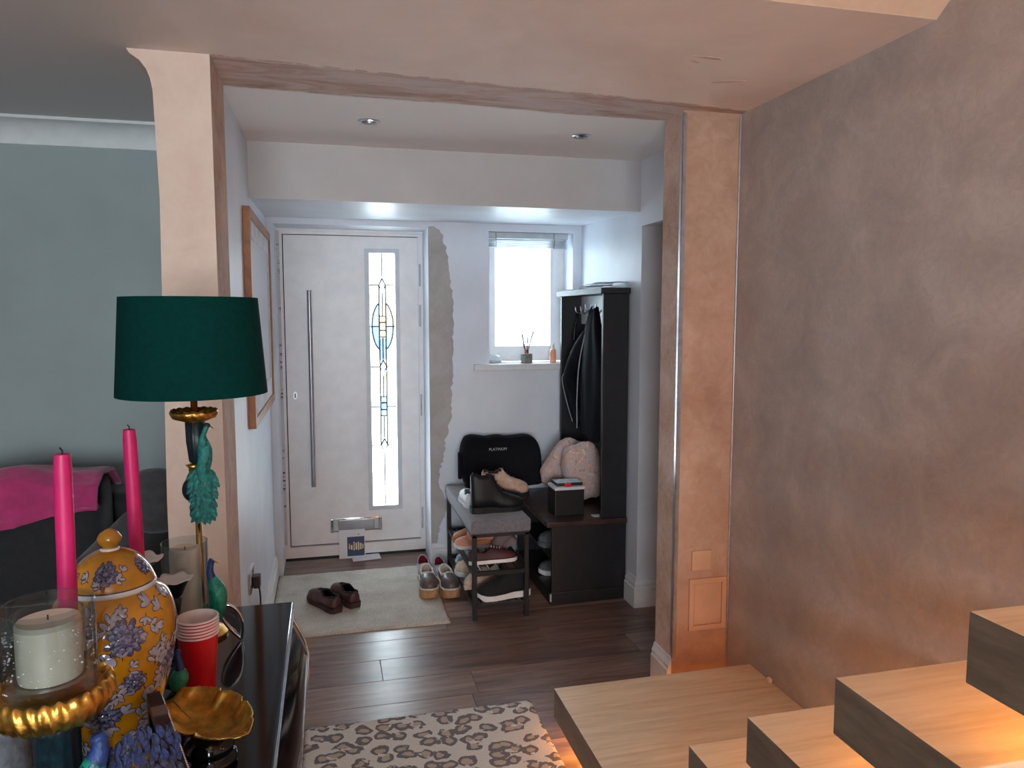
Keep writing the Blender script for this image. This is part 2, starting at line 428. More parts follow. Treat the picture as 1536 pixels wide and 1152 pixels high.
# floor with single laminate planks
fl = struct('floor', one(BX0-.1, 2.4, BY0-.1, 5.0, -.1, -.008), 'grey_gap', 'dark brown laminate plank floor', 'floor')
PWID = .2
plank_mesh = {}
def plank(x0, x1, y0):
    key = round(x1-x0, 3)
    if key not in plank_mesh:
        bm = rbox(0, x1-x0-.0015, 0, PWID-.0015, -.008, 0, .0012, 1)
        me = bpy.data.meshes.new('plank'); bm.to_mesh(me); bm.free(); me.materials.append(MATS['laminate']); plank_mesh[key] = me
    o = bpy.data.objects.new('plank', plank_mesh[key]); COL.objects.link(o); o.parent = fl; o.location = (x0, y0, 0)
y = 4.93-PWID; row = 0
while y > BY0:
    near = y > 1.0
    L = 1.2 if near else 2.6
    off = (.196, -.62, .55, -.2)[row % 4] if near else 0
    x = BX0
    if near:
        cuts = [off+k*L for k in range(-4, 4)]
        cuts = [XL-.6] + [c for c in cuts if XL-.5 < c < 2.3] + [2.35]
        if y < 2.5: cuts = [BX0] + cuts
    else: cuts = [BX0, BX0+2.6, .9, 2.35]
    for a, c in zip(cuts, cuts[1:]): plank(a, c, y)
    y -= PWID; row += 1

# walls
bm = Bm()   # door wall with openings for the door and the window
Y1 = 4.92
box(bm, -.5, -.30, YW, Y1, 0, ZC); box(bm, -.30, .60, YW, Y1, 2.106, ZC)
box(bm, .60, .979, YW, Y1, 0, ZC); box(bm, .979, 1.53, YW, Y1, 0, 1.235); box(bm, .979, 1.53, YW, Y1, 2.093, ZC); box(bm, 1.53, 1.9, YW, Y1, 0, ZC)
wall_back = struct('wall_back', bm, 'paint_blue', 'pale blue painted wall around the front door and window', 'wall')
# bare plaster strip beside the door, ragged edge
pts = [(.602, .10), (.602, 2.112)]
edge = [(2.115, .64), (2.06, .69), (1.95, .715), (1.8, .735), (1.62, .755), (1.4, .752), (1.15, .745), (.95, .735), (.8, .70), (.7, .69), (.6, .66), (.5, .655), (.42, .70), (.34, .70), (.25, .66), (.16, .645), (.10, .63)]
ed = spline([(z, x) for z, x in edge], 150)
for z, x in ed: pts.append((x+.016*noise.noise((z*22, 1, 0))+.014*noise.noise((z*60, 3, 0)), z))
bm = Bm(); prism(bm, pts, 1, YW-.0015, YW+.001)
o = obj('plaster_patch', bm, 'plaster_patch', wall_back)
wall_left = struct('wall_left', one(-.5, XL, 2.80, YW, 0, ZC), 'paint_blue', 'pale blue hall wall carrying the framed picture', 'wall')
# plastered wall end with the cut coving profile
poly = [(-.333, 0), (-.333, ZC), (-.565, ZC), (-.556, 2.352), (-.530, 2.335), (-.512, 2.31), (-.503, 2.285), (-.497, 2.25), (-.490, 1.93), (-.507, 1.0), (-.507, 0)]
bm = Bm(); prism(bm, poly, 1, 2.4955, 2.80)
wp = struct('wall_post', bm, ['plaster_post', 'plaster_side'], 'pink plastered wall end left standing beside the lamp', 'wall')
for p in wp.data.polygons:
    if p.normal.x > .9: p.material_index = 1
# living room wall, its coving, the other sides of the room
struct('wall_living', one(BX0, -.5, 3.5, 3.6, 0, ZC), 'paint_living', 'grey green living room wall behind the sofa', 'wall')
def cove(n=6): return [(.0, 0), (.095, 0)] + [(.095-.085*math.sin(a)+.0, -.012-.085*(1-math.cos(a))) for a in [k*PI/2/n for k in range(n+1)]] + [(0, -.1)]
bm = Bm(); prism(bm, [(3.5-a, ZC+b_) for a, b_ in cove()], 0, BX0, -.5)
struct('trim_1', bm, 'coving', 'white coving along the top of the living room wall', 'coving', smooth='auto')
struct('wall_side', one(BX0-.1, BX0, BY0, 3.5, 0, ZC), 'paint_living', 'far side wall of the living room', 'wall')
bm = Bm()   # unseen rear wall; its wide window is added and sized for fill light
wx0, wx1, wz0, wz1 = -1.3, .5, .7, 2.05
box(bm, BX0, wx0, BY0-.1, BY0, 0, ZC); box(bm, wx1, XW, BY0-.1, BY0, 0, ZC); box(bm, wx0, wx1, BY0-.1, BY0, 0, wz0); box(bm, wx0, wx1, BY0-.1, BY0, wz1, ZC)
struct('wall_rear', bm, 'paint_living', 'rear wall with the added fill window', 'wall')
bm = Bm()
for a in ((wx0, wx0+.06), (-.43, -.37), (wx1-.06, wx1)): box(bm, a[0], a[1], BY0-.08, BY0-.02, wz0, wz1)
box(bm, wx0, wx1, BY0-.08, BY0-.02, wz0, wz0+.06); box(bm, wx0, wx1, BY0-.08, BY0-.02, wz1-.06, wz1)
struct('window_2', bm, 'upvc', 'white framed unseen rear window added for fill light', 'window')
# right-hand plaster wall runs up through the stairwell
UP = 4.4
struct('wall_right', one(XW, XW+.1, BY0-.1, YP, 0, UP), 'plaster_wall', 'brown mottled bare plaster wall beside the stairs', 'wall')
bm = Bm(); box(bm, XP, 1.75, YP, 2.885, 0, ZC); box(bm, 1.75, 2.3, 2.80, 2.885, 0, ZC)
pil = struct('wall_pillar', bm, ['plaster_pillar', 'plaster_side'], 'orange brown plaster wall end at the foot of the stairs', 'wall')
for p in pil.data.polygons:
    if p.normal.x < -.9: p.material_index = 1
bm = Bm()
box(bm, XR, 2.3, YC, YW, 0, ZC)
wl = struct('wall_lobby', bm, 'paint_blue', 'pale blue lobby wall behind the hall stand', 'wall')
struct('wall_lintel', one(XR, 1.75, 2.885, YC, ZO, ZC), 'paint_blue', 'blue lintel over the side opening', 'wall')
struct('wall_recess', one(2.3, 2.4, 2.80, YC, 0, ZC), 'paint_blue', 'back wall of the side opening', 'wall')
struct('ceiling_recess', one(1.75, 2.3, 2.885, YC, ZC-.02, ZC+.1), 'coving', 'ceiling of the side opening', 'ceiling')
# ceiling with the stairwell opening, sloping soffit
bm = Bm(); sx0, sy1, sy0 = .55, 1.745, -1.6
box(bm, BX0, XW, sy1, 5.0, ZC, ZC+.06); box(bm, BX0, sx0, BY0, sy1, ZC, ZC+.06); box(bm, sx0, XW, BY0, sy0, ZC, ZC+.06)
ceil_ = struct('ceiling', bm, 'ceiling_mix', 'bare pink plaster ceiling with a rough repair band and white lobby end', 'ceiling')
for mx, my, ml, mw, mr in ((1.16, 2.16, .045, .010, .1), (1.13, 2.20, .02, .008, .5), (1.335, 2.36, .055, .009, -.35)):
    bm = Bm(); mk = []
    for k in range(18):
        a = 2*PI*k/18; f = 1+.5*noise.noise((math.cos(a)*2+mx*9, math.sin(a)*2, my)); u, v = ml*math.cos(a)*f, mw*math.sin(a)*f
        mk.append((mx+u*math.cos(mr)-v*math.sin(mr), my+u*math.sin(mr)+v*math.cos(mr)))
    prism(bm, mk, 2, ZC-.0012, ZC); obj('plaster_mark', bm, 'plaster_side', ceil_)
bm = Bm(); prism(bm, [(sy1, ZC+.0005), (sy1+.06, ZC+.06), (.3, 3.62), (.24, 3.56)], 0, sx0, XW)
struct('ceiling_slope', bm, 'plaster_slope', 'peach plaster soffit sloping up the stairwell', 'ceiling')
bm = Bm(); box(bm, sx0-.06, sx0, sy0, sy1, ZC+.06, UP); box(bm, sx0-.06, XW, sy0-.06, sy0, ZC+.06, UP); box(bm, sx0-.06, XW, .24, .3, 3.56, UP); box(bm, sx0-.06, XW+.1, sy0-.06, .3, UP, UP+.06)
struct('wall_stairwell', bm, 'plaster_slope', 'peach plaster walls around the upper stairwell', 'wall')
# soffit box across the lobby
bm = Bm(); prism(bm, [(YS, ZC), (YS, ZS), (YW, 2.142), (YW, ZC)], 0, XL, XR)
so_ = struct('wall_soffit', bm, ['paint_blue', 'paint_blue_shaded'], 'pale blue boxed soffit across the lobby ceiling, shade painted on its front', 'wall')
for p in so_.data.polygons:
    if p.normal.y < -.9: p.material_index = 1  # front face carries its shade in the colour
# skirting boards
def skirt(name, run, label, h=.135, dep=.018):
    """run: list of (x,y); board stands to the left of the direction of travel"""
    bm = Bm(); prof = [(0, 0), (dep, 0), (dep, h*.66), (dep*.72, h*.70), (dep*.78, h*.80), (dep*.35, h*.93), (dep*.3, h), (0, h)]
    P = [Vector((x, y, 0)) for x, y in run]; rings = []
    for i, p in enumerate(P):
        d0 = (P[i]-P[i-1]).normalized() if i else None; d1 = (P[i+1]-P[i]).normalized() if i < len(P)-1 else None
        n0 = Vector((-d0.y, d0.x, 0)) if d0 else None; n1 = Vector((-d1.y, d1.x, 0)) if d1 else None
        nn = n0 or n1
        if n0 and n1: nn = (n0+n1); nn = nn/(nn.dot(n1))
        rings.append([p+nn*a+Vector((0, 0, b_)) for a, b_ in prof])
    loft(bm, rings)
    return struct(name, bm, 'white_gloss', label, 'baseboard')
skirt('baseboard_left', [(XL, YW), (XL, 2.80)], 'white skirting board along the hall wall under the picture')
skirt('baseboard_back', [(1.13, YW), (.604, YW)], 'white skirting board behind the shoe bench')
skirt('baseboard_right', [(2.2, YC), (XR, YC), (XR, 3.775)][::1] if False else [(2.2, YC), (XR, YC), (XR, 3.76)][::-1][::-1], 'white skirting board wrapping the lobby wall corner') if False else None
def skirt_right():
    h, dep = .16, .02
    prof = [(0, 0), (dep, 0), (dep, h*.66), (dep*.72, h*.70), (dep*.78, h*.80), (dep*.35, h*.93), (dep*.3, h), (0, h)]
    bm = Bm()
    loft(bm, [[(XR-a, 3.757, b_) for a, b_ in prof], [(XR-a, YC-a, b_) for a, b_ in prof], [(2.2, YC-a, b_) for a, b_ in prof]])
    struct('baseboard_right', bm, 'white_gloss', 'white skirting board wrapping the lobby wall corner', 'baseboard')
    bm = Bm()
    loft(bm, [[(XP-a, 2.885, b_) for a, b_ in prof], [(XP-a, YP+.005, b_) for a, b_ in prof]])
    struct('baseboard_pillar', bm, 'white_gloss', 'short white skirting board on the pillar side', 'baseboard')
skirt_right()
# metal corner beads on the pillar
bm = Bm(); box(bm, XP-.002, XP+.016, YP-.003, YP, .15, ZC-.01); box(bm, XP-.003, XP, YP-.003, YP+.014, .15, ZC-.01)
struct('trim_2', bm, 'bead_metal', 'silver metal corner bead on the free edge of the pillar', 'trim')
bm = Bm(); tube(bm, [(XW-.005, YP-.004, z) for z in (.15, .8, 1.5, ZC-.01)], .004, 6)
struct('trim_3', bm, 'bead_metal', 'thin metal bead where pillar meets plaster wall', 'trim')

# ------------------------------------------------------------------ front door
door = struct('door_1', Bm(), 'upvc', 'white front door with tall leaded glass strip and steel bar handle', 'door')
def frame_box(bm, x0, x1, z0, z1, y0, y1, wd, wb=None):
    wb = wd if wb is None else wb
    box(bm, x0, x0+wd, y0, y1, z0, z1); box(bm, x1-wd, x1, y0, y1, z0, z1)
    box(bm, x0+wd, x1-wd, y0, y1, z1-wd, z1); box(bm, x0+wd, x1-wd, y0, y1, z0, z0+wb)
GX0, GX1, GZ0, GZ1 = .259, .421, .331, 1.967
bm = Bm(); frame_box(bm, -.298, .598, .022, 2.104, YD-.02, YD+.05, .03, .068); obj('door_frame', bm, 'upvc', door)
obj('threshold', one(-.298, .598, YD-.012, YD+.05, .002, .022), 'bean_black', door)
obj('sealing_tape', one(-.2995, -.284, YD-.045, YD-.021, .12, 2.09), 'print_tape', door)
obj('frame_cover', one(-.2995, .5995, YD-.034, YD-.020, 2.09, 2.1055), 'upvc', door)
bm = Bm(); box(bm, -.262, GX0, YD, YD+.045, .097, 2.07); box(bm, GX1, .570, YD, YD+.045, .097, 2.07); box(bm, GX0, GX1, YD, YD+.045, .097, GZ0); box(bm, GX0, GX1, YD, YD+.045, GZ1, 2.07)
leaf = obj('door_leaf', bm, 'upvc', door)
bm = Bm(); frame_box(bm, -.268, .568+.006, .0895, 2.0745, YD+.01, YD+.04, .012); obj('gasket', bm, 'bean_black', door)
bm = Bm(); frame_box(bm, GX0-.028, GX1+.028, GZ0-.028, GZ1+.028, YD-.012, YD+.001, .028); obj('glass_surround', bm, 'cassette', door)
# leaded glass
glass = obj('leaded_glass', one(GX0+.0005, GX1-.0005, YD+.020, YD+.026, GZ0+.0005, GZ1-.0005), 'pane_plain', door)
GC = .34
def zt(py): return 1.967-(py-58)/(1092-58)*(1.967-.331)      # heights read along the strip
def pane(poly, mat): 
    bm = Bm(); prism(bm, poly, 1, YD+.014, YD+.018); obj('pane', bm, mat, glass)
def came(pts, r=.0056):
    bm = Bm(); tube(bm, [(x, YD+.016, z) for x, z in pts], r, 6); obj('lead_came', bm, 'lead', glass)
CW = .021
zd = [zt(185), zt(517), zt(842)]
for z in zd:
    dia = [(GC, z+.044), (GC+CW, z), (GC, z-.044), (GC-CW, z)]; pane(dia, 'pane_plain'); came(dia+[dia[0]])
zc, ea, eb = zt(352), .068, zt(352)-zt(452)
ell = [(GC+ea*math.cos(a), zc+eb*math.sin(a)) for a in [k*2*PI/40 for k in range(41)]]
cl = math.acos(CW/ea)
for q, mt in ((0, 'pane_amber'), (1, 'pane_mint'), (2, 'pane_blue'), (3, 'pane_mint')):
    sxn = 1 if q in (0, 3) else -1; szn = 1 if q < 2 else -1
    arc = [(GC+sxn*ea*math.cos(a), zc+szn*eb*math.sin(a)) for a in [k*cl/10 for k in range(11)]]
    pane(arc+[(GC+sxn*CW, zc)], mt); came(arc)
for z0, z1, mt in ((zt(335), zt(310), 'pane_yellow'), (zt(368), zt(336), 'pane_amber'), (zt(395), zt(369), 'pane_yellow'), (zt(665), zt(640), 'pane_mint'), (zt(694), zt(666), 'pane_blue'), (zt(720), zt(695), 'pane_mint')):
    pane([(GC-CW, z0), (GC+CW, z0), (GC+CW, z1), (GC-CW, z1)], mt); came([(GC-CW, z0), (GC+CW, z0)], .0048); came([(GC-CW, z1), (GC+CW, z1)], .0048)
pane([(GC-CW, zt(490)), (GC, zt(490)), (GC, zt(400)), (GC-CW, zt(400))], 'pane_blue'); pane([(GC, zt(490)), (GC+CW, zt(490)), (GC+CW, zt(400)), (GC, zt(400))], 'pane_blue')
pane([(GC, zt(580)), (GC+CW, zt(580)), (GC+CW, zt(535)), (GC, zt(555))], 'pane_yellow')
for s in (-1, 1): came([(GC+s*CW, zd[0]), (GC+s*CW, zd[2])])
for a, c in ((58, 152), (216, 308), (395, 485), (552, 640), (722, 812), (872, 1090)): came([(GC, zt(a)), (GC, zt(c))], .0048)
for z in (185, 352, 517, 682, 842):
    for s in (-1, 1): came([(GC+s*CW, zt(z)), (GC+s*.08, zt(z))], .0048)
# furniture on the door
h = obj('bar_handle', tube(Bm(), [(-.112, YD-.055, .49), (-.112, YD-.055, 1.728)], .0145, 16), 'steel', door, 'auto')
for z in (.62, 1.6): obj('standoff', tube(Bm(), [(-.112, YD-.05, z), (-.112, YD, z)], .008, 10), 'steel', h)
bm = Bm(); prism(bm, [(-.213+.013*math.cos(a), 1.07+.026*math.sin(a)) for a in [k*PI/10 for k in range(20)]], 1, YD-.012, YD)
lk = obj('lock_escutcheon', bm, 'steel', door)
obj('keyhole', one(-.2165, -.2095, YD-.014, YD-.010, 1.055, 1.083), 'bean_black', lk)
lb = obj('letterbox', rbox(-.018, .313, YD-.014, YD, .172, .262, .006), 'chrome', door, 'auto')
obj('flap', rbox(.036, .262, YD-.020, YD-.012, .180, .252, .004), 'steel', lb)
for x0 in (-.016, .292): obj('end_cap', rbox(x0, x0+.02, YD-.024, YD-.012, .172, .262, .005), 'chrome', lb)
for x0 in (.006, .264): obj('plate', one(x0, x0+.027, YD-.017, YD-.012, .182, .25), 'slat', lb)
for z in (.24, .99, 1.57, 1.83):
    hg = obj('hinge', rbox(.566, .586, YD-.032, YD-.012, z-.055, z+.055, .004), 'upvc', door)
    obj('hinge_pin', tube(Bm(), [(.577, YD-.034, z-.07), (.577, YD-.034, z+.07)], .006, 8), 'slat', hg)

# ------------------------------------------------------------------ window
win = struct('window_1', Bm(), 'upvc', 'white framed lobby window with frosted glass', 'window')
WY = 4.78
bm = Bm(); frame_box(bm, .979, 1.53, 1.27, 2.093, WY, WY+.07, .045); obj('window_frame', bm, 'upvc', win)
bm = Bm(); frame_box(bm, 1.022, 1.470, 1.312, 2.05, WY-.015, WY+.03, .036, .059); obj('sash', bm, 'upvc', win)
obj('jamb_filler', one(1.470, 1.49, WY-.005, WY+.03, 1.31, 2.05), 'upvc', win)
obj('pane', one(1.0575, 1.4345, WY+.008, WY+.014, 1.3705, 2.0145), 'frosted_glass', win)
obj('window_sill', rbox(.878, 1.48, YW-.045, YW-.001, 1.228, 1.268, .006), 'white_gloss', win)
obj('sill_board', one(.980, 1.529, YW-.005, WY+.002, 1.236, 1.2685), 'white_gloss', win)
bl = thing('venetian_blind', 'raised grey venetian blind bundled at the top of the lobby window', 'blind', (1.25, 4.64, 2.0))
obj('headrail', rbox(.984, 1.505, 4.61, 4.655, 2.058, 2.0925, .003), 'slat', bl)
for k in range(9):
    bm = Bm(); zz = 2.0+k*.0058
    loft(bm, [[(x, 4.613+j*.0095, zz+.0025*math.sin(PI*j/4)+t) for j in range(5)]+[(x, 4.613+j*.0095, zz+.0025*math.sin(PI*j/4)+t-.0014) for j in range(4, -1, -1)] for x, t in ((.988, .001*(k % 2)), (1.25, -.0005*(k % 3)), (1.50, .0012*((k+1) % 2)))])
    obj('slat', bm, 'slat', bl)
for x in (1.03, 1.41): obj('cord', tube(Bm(), [(x, 4.609, 2.09), (x+.002, 4.606, 2.03), (x, 4.609, 1.995)], .0016, 5), 'reed', bl)
# ------------------------------------------------------------------ downlights
for k, (x, yy) in enumerate(((.179, 3.18), (1.105, 3.21))):
    d = thing('downlight', ('chrome recessed ceiling downlight above the front door side of the lobby', 'chrome recessed ceiling downlight above the hall stand side of the lobby')[k], 'downlight', (x, yy, ZC), 'lobby ceiling downlights')
    bm = Bm(); lathe(bm, [(.046, ZC), (.046, ZC-.004), (.040, ZC-.007), (.033, ZC-.006), (.030, ZC-.001)], 28, (x, yy, 0)); obj('bezel', bm, 'chrome', d, 'auto')
    bm = Bm(); lathe(bm, [(.030, ZC-.004), (.022, ZC-.0075), (.004, ZC-.009)], 20, (x, yy, 0)); obj('lamp_lens', bm, 'reflector', d, 'auto')

# ------------------------------------------------------------------ pillar fittings and socket
bp = obj('blank_plate', rbox(1.430, 1.518, YP-.009, YP, .527, .611, .003), 'plate_plaster'); tag(bp, 'small square blank cover plate above the access panel on the pillar', 'cover plate')
ap = thing('access_panel', 'peach access hatch with raised frame low on the pillar beside the stairs', 'access panel', (1.507, YP, .27))
bm = Bm(); frame_box(bm, 1.421, 1.590, .272, .492, YP-.010, YP, .021); obj('frame', bm, 'plate_plaster', ap)
obj('hatch', rbox(1.4435, 1.5675, YP-.008, YP, .2945, .4695, .002), 'plate_plaster', ap)
bm = Bm(); frame_box(bm, 1.4415, 1.5695, .2925, .4715, YP-.004, YP-.001, .003); obj('hatch_gap', bm, 'grey_gap', ap)
sk = thing('wall_socket', 'dark double socket with a black plug on the hall wall below the picture', 'socket', (XL, 3.2, .42))
obj('face_plate', rbox(XL, XL+.010, 3.13, 3.28, .43, .52, .003), 'chrome', sk, 'auto')
pl = obj('plug', rbox(XL+.010, XL+.038, 3.215, 3.265, .425, .478, .006), 'socket_plastic', sk)
obj('cable', tube(Bm(), [tuple(p) for p in spline([(XL+.03, 3.24, .43), (XL+.035, 3.24, .36), (XL+.025, 3.23, .2), (XL+.03, 3.15, .012), (XL+.06, 2.95, .008), (XL+.1, 2.6, .008)], 24)], .004, 6), 'socket_plastic', pl)

# ------------------------------------------------------------------ staircase: floating oak treads with warm strips
st = thing('staircase', 'floating oak box treads with warm strip lights below climbing along the plaster wall', 'staircase', (1.2, 2.1, 0))
TH = .112
tr = [(.786, 1.70, 2.540, .192), (.92, 1.44, 1.741, .420), (.92, 1.16, 1.463, .653), (.92, .87, 1.169, .893), (.92, .57, .880, 1.139), (.92, .27, .59, 1.385)]
for k, (x0, y0, y1, z) in enumerate(tr):
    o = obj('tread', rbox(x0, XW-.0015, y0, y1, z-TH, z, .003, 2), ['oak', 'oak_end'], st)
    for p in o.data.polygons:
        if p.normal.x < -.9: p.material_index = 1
    zb = z-TH
    if k == 0:
        obj('led_strip', one(x0+.02, XW-.02, y1-.035, y1-.020, zb-.006, zb), 'led_low', o)
        obj('led_strip', one(x0+.09, x0+.105, y0+.04, y1-.05, zb-.006, zb), 'led_low', o)
    else: obj('led_strip', one(x0+.12, XW-.03, y1-.045, y1-.030, zb-.006, zb), 'led', o)
bm = Bm(); ellipsoid(bm, (1.590, 2.385, .203), (.010, .014, .011), 8, 6, None, lambda p: p*(1+.35*noise.noise(p*2.3)))
tag(obj('plaster_crumb', bm, 'crumb'), 'small white plaster crumb on the bottom oak tread against the wall', 'crumb')

# ------------------------------------------------------------------ rugs
def rug(name, x0, x1, y0, y1, th, nx, ny, mat, amp, label):
    bm = Bm(); top = []
    for j in range(ny+1):
        r = []
        for i in range(nx+1):
            u, v = i/nx, j/ny; e = min(u, 1-u)*nx; f = min(v, 1-v)*ny
            ew = amp*.9
            x = x0+(x1-x0)*u+(ew*noise.noise((v*30, 5, 1)) if i in (0, nx) else 0); yy = y0+(y1-y0)*v+(ew*noise.noise((u*34, 9, 2)) if j in (0, ny) else 0)
            z = th*(.45 if (i in (0, nx) or j in (0, ny)) else 1)+amp*.35*noise.noise((x*25, yy*25, 0))*(0 if (i in (0, nx) or j in (0, ny)) else 1)
            r.append(bm.verts.new((x, yy, max(z, .003))))
        top.append(r)
    for j in range(ny):
        for i in range(nx): bm.faces.new((top[j][i], top[j][i+1], top[j+1][i+1], top[j+1][i]))
    bd = [e for e in bm.edges if e.is_boundary]
    ex = bmesh.ops.extrude_edge_only(bm, edges=bd)
    for v in ex['geom']:
        if isinstance(v, bmesh.types.BMVert): v.co.z = .0005
    o = obj(name, bm, mat, None, True); return tag(o, label, 'rug')
rug('door_mat', -.318, .575, 3.655, 4.555, .014, 70, 70, 'mat_pile', .007, 'cream thick pile mat in front of the white front door')
rug('leopard_rug', -.12, .770, 1.9, 2.815, .009, 60, 60, 'leopard', .004, 'grey and cream leopard print rug beside the stairs')

# ------------------------------------------------------------------ picture on the hall wall
pc = thing('framed_picture', 'tall framed picture with oak frame on the pale blue hall wall', 'picture', (XL, 3.95, 1.05))
px0, px1 = XL+.001, XL+.030
bm = Bm(); fw = .042; ya, yb, za, zb = 3.36, 4.50, 1.085, 2.035
box(bm, px0, px1, ya, ya+fw, za, zb); box(bm, px0, px1, yb-fw, yb, za, zb); box(bm, px0, px1, ya+fw, yb-fw, za, za+fw); box(bm, px0, px1, ya+fw, yb-fw, zb-fw, zb)
obj('frame', bm, 'frame_oak', pc)
bm = Bm(); a, b_ = ya+fw, yb-fw
box(bm, px0, px1-.008, a, a+.08, za+fw, zb-fw); box(bm, px0, px1-.008, b_-.08, b_, za+fw, zb-fw); box(bm, px0, px1-.008, a+.08, b_-.08, za+fw, za+fw+.1); box(bm, px0, px1-.008, a+.08, b_-.08, zb-fw-.08, zb-fw)
obj('mount', bm, 'mount', pc)
obj('print', one(px0, px1-.011, a+.08, b_-.08, za+fw+.1, zb-fw-.08), 'art_print', pc)

# ------------------------------------------------------------------ post on the floor by the door
cd = thing('post_card', 'white printed card with dusk building photo propped under the letterbox', 'mail', (.118, 4.80, 0))
M = Matrix.Translation((.118, 4.812, .004)) @ Matrix.Rotation(-.12, 4, 'X')
obj('card', rbox(-.083, .083, -.002, .002, 0, .185, .0008, 1, M), 'paper', cd)
bm = Bm(); box(bm, -.031, .078, -.0028, -.002, .014, .138, M); obj('photo_print', bm, 'dusk_print', cd)
bm = Bm()
for x, z0, z1, wd in ((-.018, .06, .095, .006), (-.004, .055, .085, .012), (.012, .05, .105, .008), (.026, .055, .10, .010), (.04, .05, .104, .009), (.054, .056, .095, .012), (.068, .06, .088, .007)): box(bm, x-wd/2, x+wd/2, -.0034, -.0026, z0, z1, M)
obj('lit_facade', bm, 'print_glow', cd)
bm = Bm(); box(bm, .036, .046, -.0028, -.002, .150, .155, M); obj('logo', bm, 'motif_ink', cd)
ev = rbox(-.09, .09, -.045, .045, 0, .006, .002, 1, Matrix.Translation((.205, 4.79, .006)) @ Matrix.Rotation(.1, 4, 'Z') @ Matrix.Rotation(.06, 4, 'X'))
tag(obj('envelope', ev, 'paper'), 'white envelope lying flat on the floor by the front door', 'envelope')

# ------------------------------------------------------------------ hall stand
HY0, HY1, HX0, HX1, HU = 3.765, 4.525, 1.14, 1.578, 1.430
hs = thing('hall_stand', 'tall black hall stand with coat hooks and a bench seat', 'hall stand', (1.36, 4.1, 0))
SZ = .462
obj('side_panel', rbox(HX0+.01, HX1, HY0, HY0+.022, .07, SZ-.028, .002), 'black_paint', hs)
obj('side_panel', rbox(HX0+.01, HX1, HY1-.022, HY1, .07, SZ-.028, .002), 'black_paint', hs)
bm = rbox(HX0, HX1, HY0-.006, HY1+.006, 0, .07, .004); obj('plinth', bm, 'black_paint', hs)
obj('plinth_clip', one(HX0-.002, HX0+.006, HY0-.008, HY0+.004, .02, .062), 'slat', hs)
obj('back_board', one(HX1-.012, HX1, HY0+.022, HY1-.022, .07, SZ-.028), 'black_paint', hs)
obj('seat_board', rbox(HX0-.022, HX1, HY0-.018, HY1+.010, SZ-.028, SZ, .005), 'dark_stain', hs)
obj('shelf', one(HX0+.02, HX1-.012, HY0+.022, HY1-.022, .235, .25), 'black_paint', hs)
for y0 in (HY0, HY1-.024): obj('upright', rbox(HU, HX1, y0, y0+.024, SZ, 1.69, .002), 'black_paint', hs)
bm = Bm(); box(bm, HX1-.016, HX1, HY0+.024, HY1-.024, 1.52, 1.69); obj('hook_rail', bm, 'cassette', hs)
bm = Bm(); box(bm, HX1-.014, HX1, HY0+.024, HY1-.024, SZ, 1.52); bk = obj('back_panel', bm, 'black_paint', hs)
obj('mirror', one(HX1-.020, HX1-.0145, HY0+.16, HY1-.10, .9, 1.50), 'chrome', hs)
obj('crown', rbox(HU-.022, HX1, HY0-.022, HY1+.022, 1.69, 1.722, .004), 'black_paint', hs)
for yy in (4.44, 4.34, 4.24, 4.12, 3.96):
    hk = obj('coat_hook', tube(Bm(), spline([(HX1-.016, yy, 1.61), (HX1-.045, yy, 1.585), (HX1-.072, yy, 1.595), (HX1-.078, yy, 1.63)], 10), .0045, 6), 'steel', hs, True)
    obj('hook_plate', rbox(HX1-.020, HX1-.016, yy-.012, yy+.012, 1.575, 1.645, .002), 'steel', hk)
# paper lying on top
for k, (x, yy, r, h) in enumerate(((1.5, 4.36, .1, .0), (1.495, 4.08, -.1, .012), (1.50, 3.90, .08, .024))):
    bm = Bm(); n = 10; rows = []
    for i in range(n+1):
        t = i/n-.5
        rows.append([bm.verts.new(Matrix.Translation((x, yy, 1.7235+h)) @ Matrix.Rotation(r, 4, 'Z') @ Vector((sx_*.068, t*.3, .0055+.005*math.sin(t*9+k)+.003*sx_))) for sx_ in (-1, 0, 1)])
    for a, c in zip(rows, rows[1:]):
        for j in range(2): bm.faces.new((a[j], a[j+1], c[j+1], c[j]))
    r_ = bmesh.ops.solidify(bm, geom=bm.faces[:], thickness=.001)
    tag(obj('loose_paper', bm, 'paper', None, True), ('white sheet of paper on the hall stand top nearest the window', 'white sheet of paper on the middle of the hall stand top', 'white sheet of paper on the hall stand top above its near upright')[k], 'paper')
# hanging jacket
jk = thing('jacket', 'dark navy jacket with pale piping hanging from the hall stand hooks', 'jacket', (1.5, 4.05, .85))
def ringf(z, yc, dy, xc, dx, ph, n=40):
    r = []
    for k in range(n):
        a = 2*PI*k/n; f = 1+.10*math.sin(5*a+ph)+.07*math.sin(9*a-ph*1.7)
        r.append((xc+dx*math.cos(a)*f, yc+dy*math.sin(a)*f, z+.01*math.sin(3*a)))
    return r
secs = [(1.615, 4.12, .022, 1.515, .02), (1.585, 4.12, .045, 1.51, .026), (1.50, 4.11, .09, 1.50, .034), (1.38, 4.09, .135, 1.495, .040), (1.25, 4.07, .17, 1.49, .046), (1.10, 4.04, .19, 1.488, .050), (.98, 4.02, .19, 1.486, .052), (.90, 4.01, .18, 1.486, .050), (.865, 4.01, .165, 1.486, .045)]
bm = Bm(); loft(bm, [ringf(z, yc, dy, xc, dx, z*4) for z, yc, dy, xc, dx in spline(secs, 28)])
obj('body', bm, 'jacket', jk, True)
bm = Bm(); pts = spline([(1.495, 4.19, 1.47), (1.47, 4.27, 1.36), (1.455, 4.345, 1.24), (1.452, 4.365, 1.17), (1.46, 4.31, 1.04), (1.468, 4.24, .93)], 20)
tube(bm, pts, [.03+.022*math.sin(PI*min(1, i/14)) for i in range(20)], 12); obj('sleeve', bm, 'jacket', jk, True)
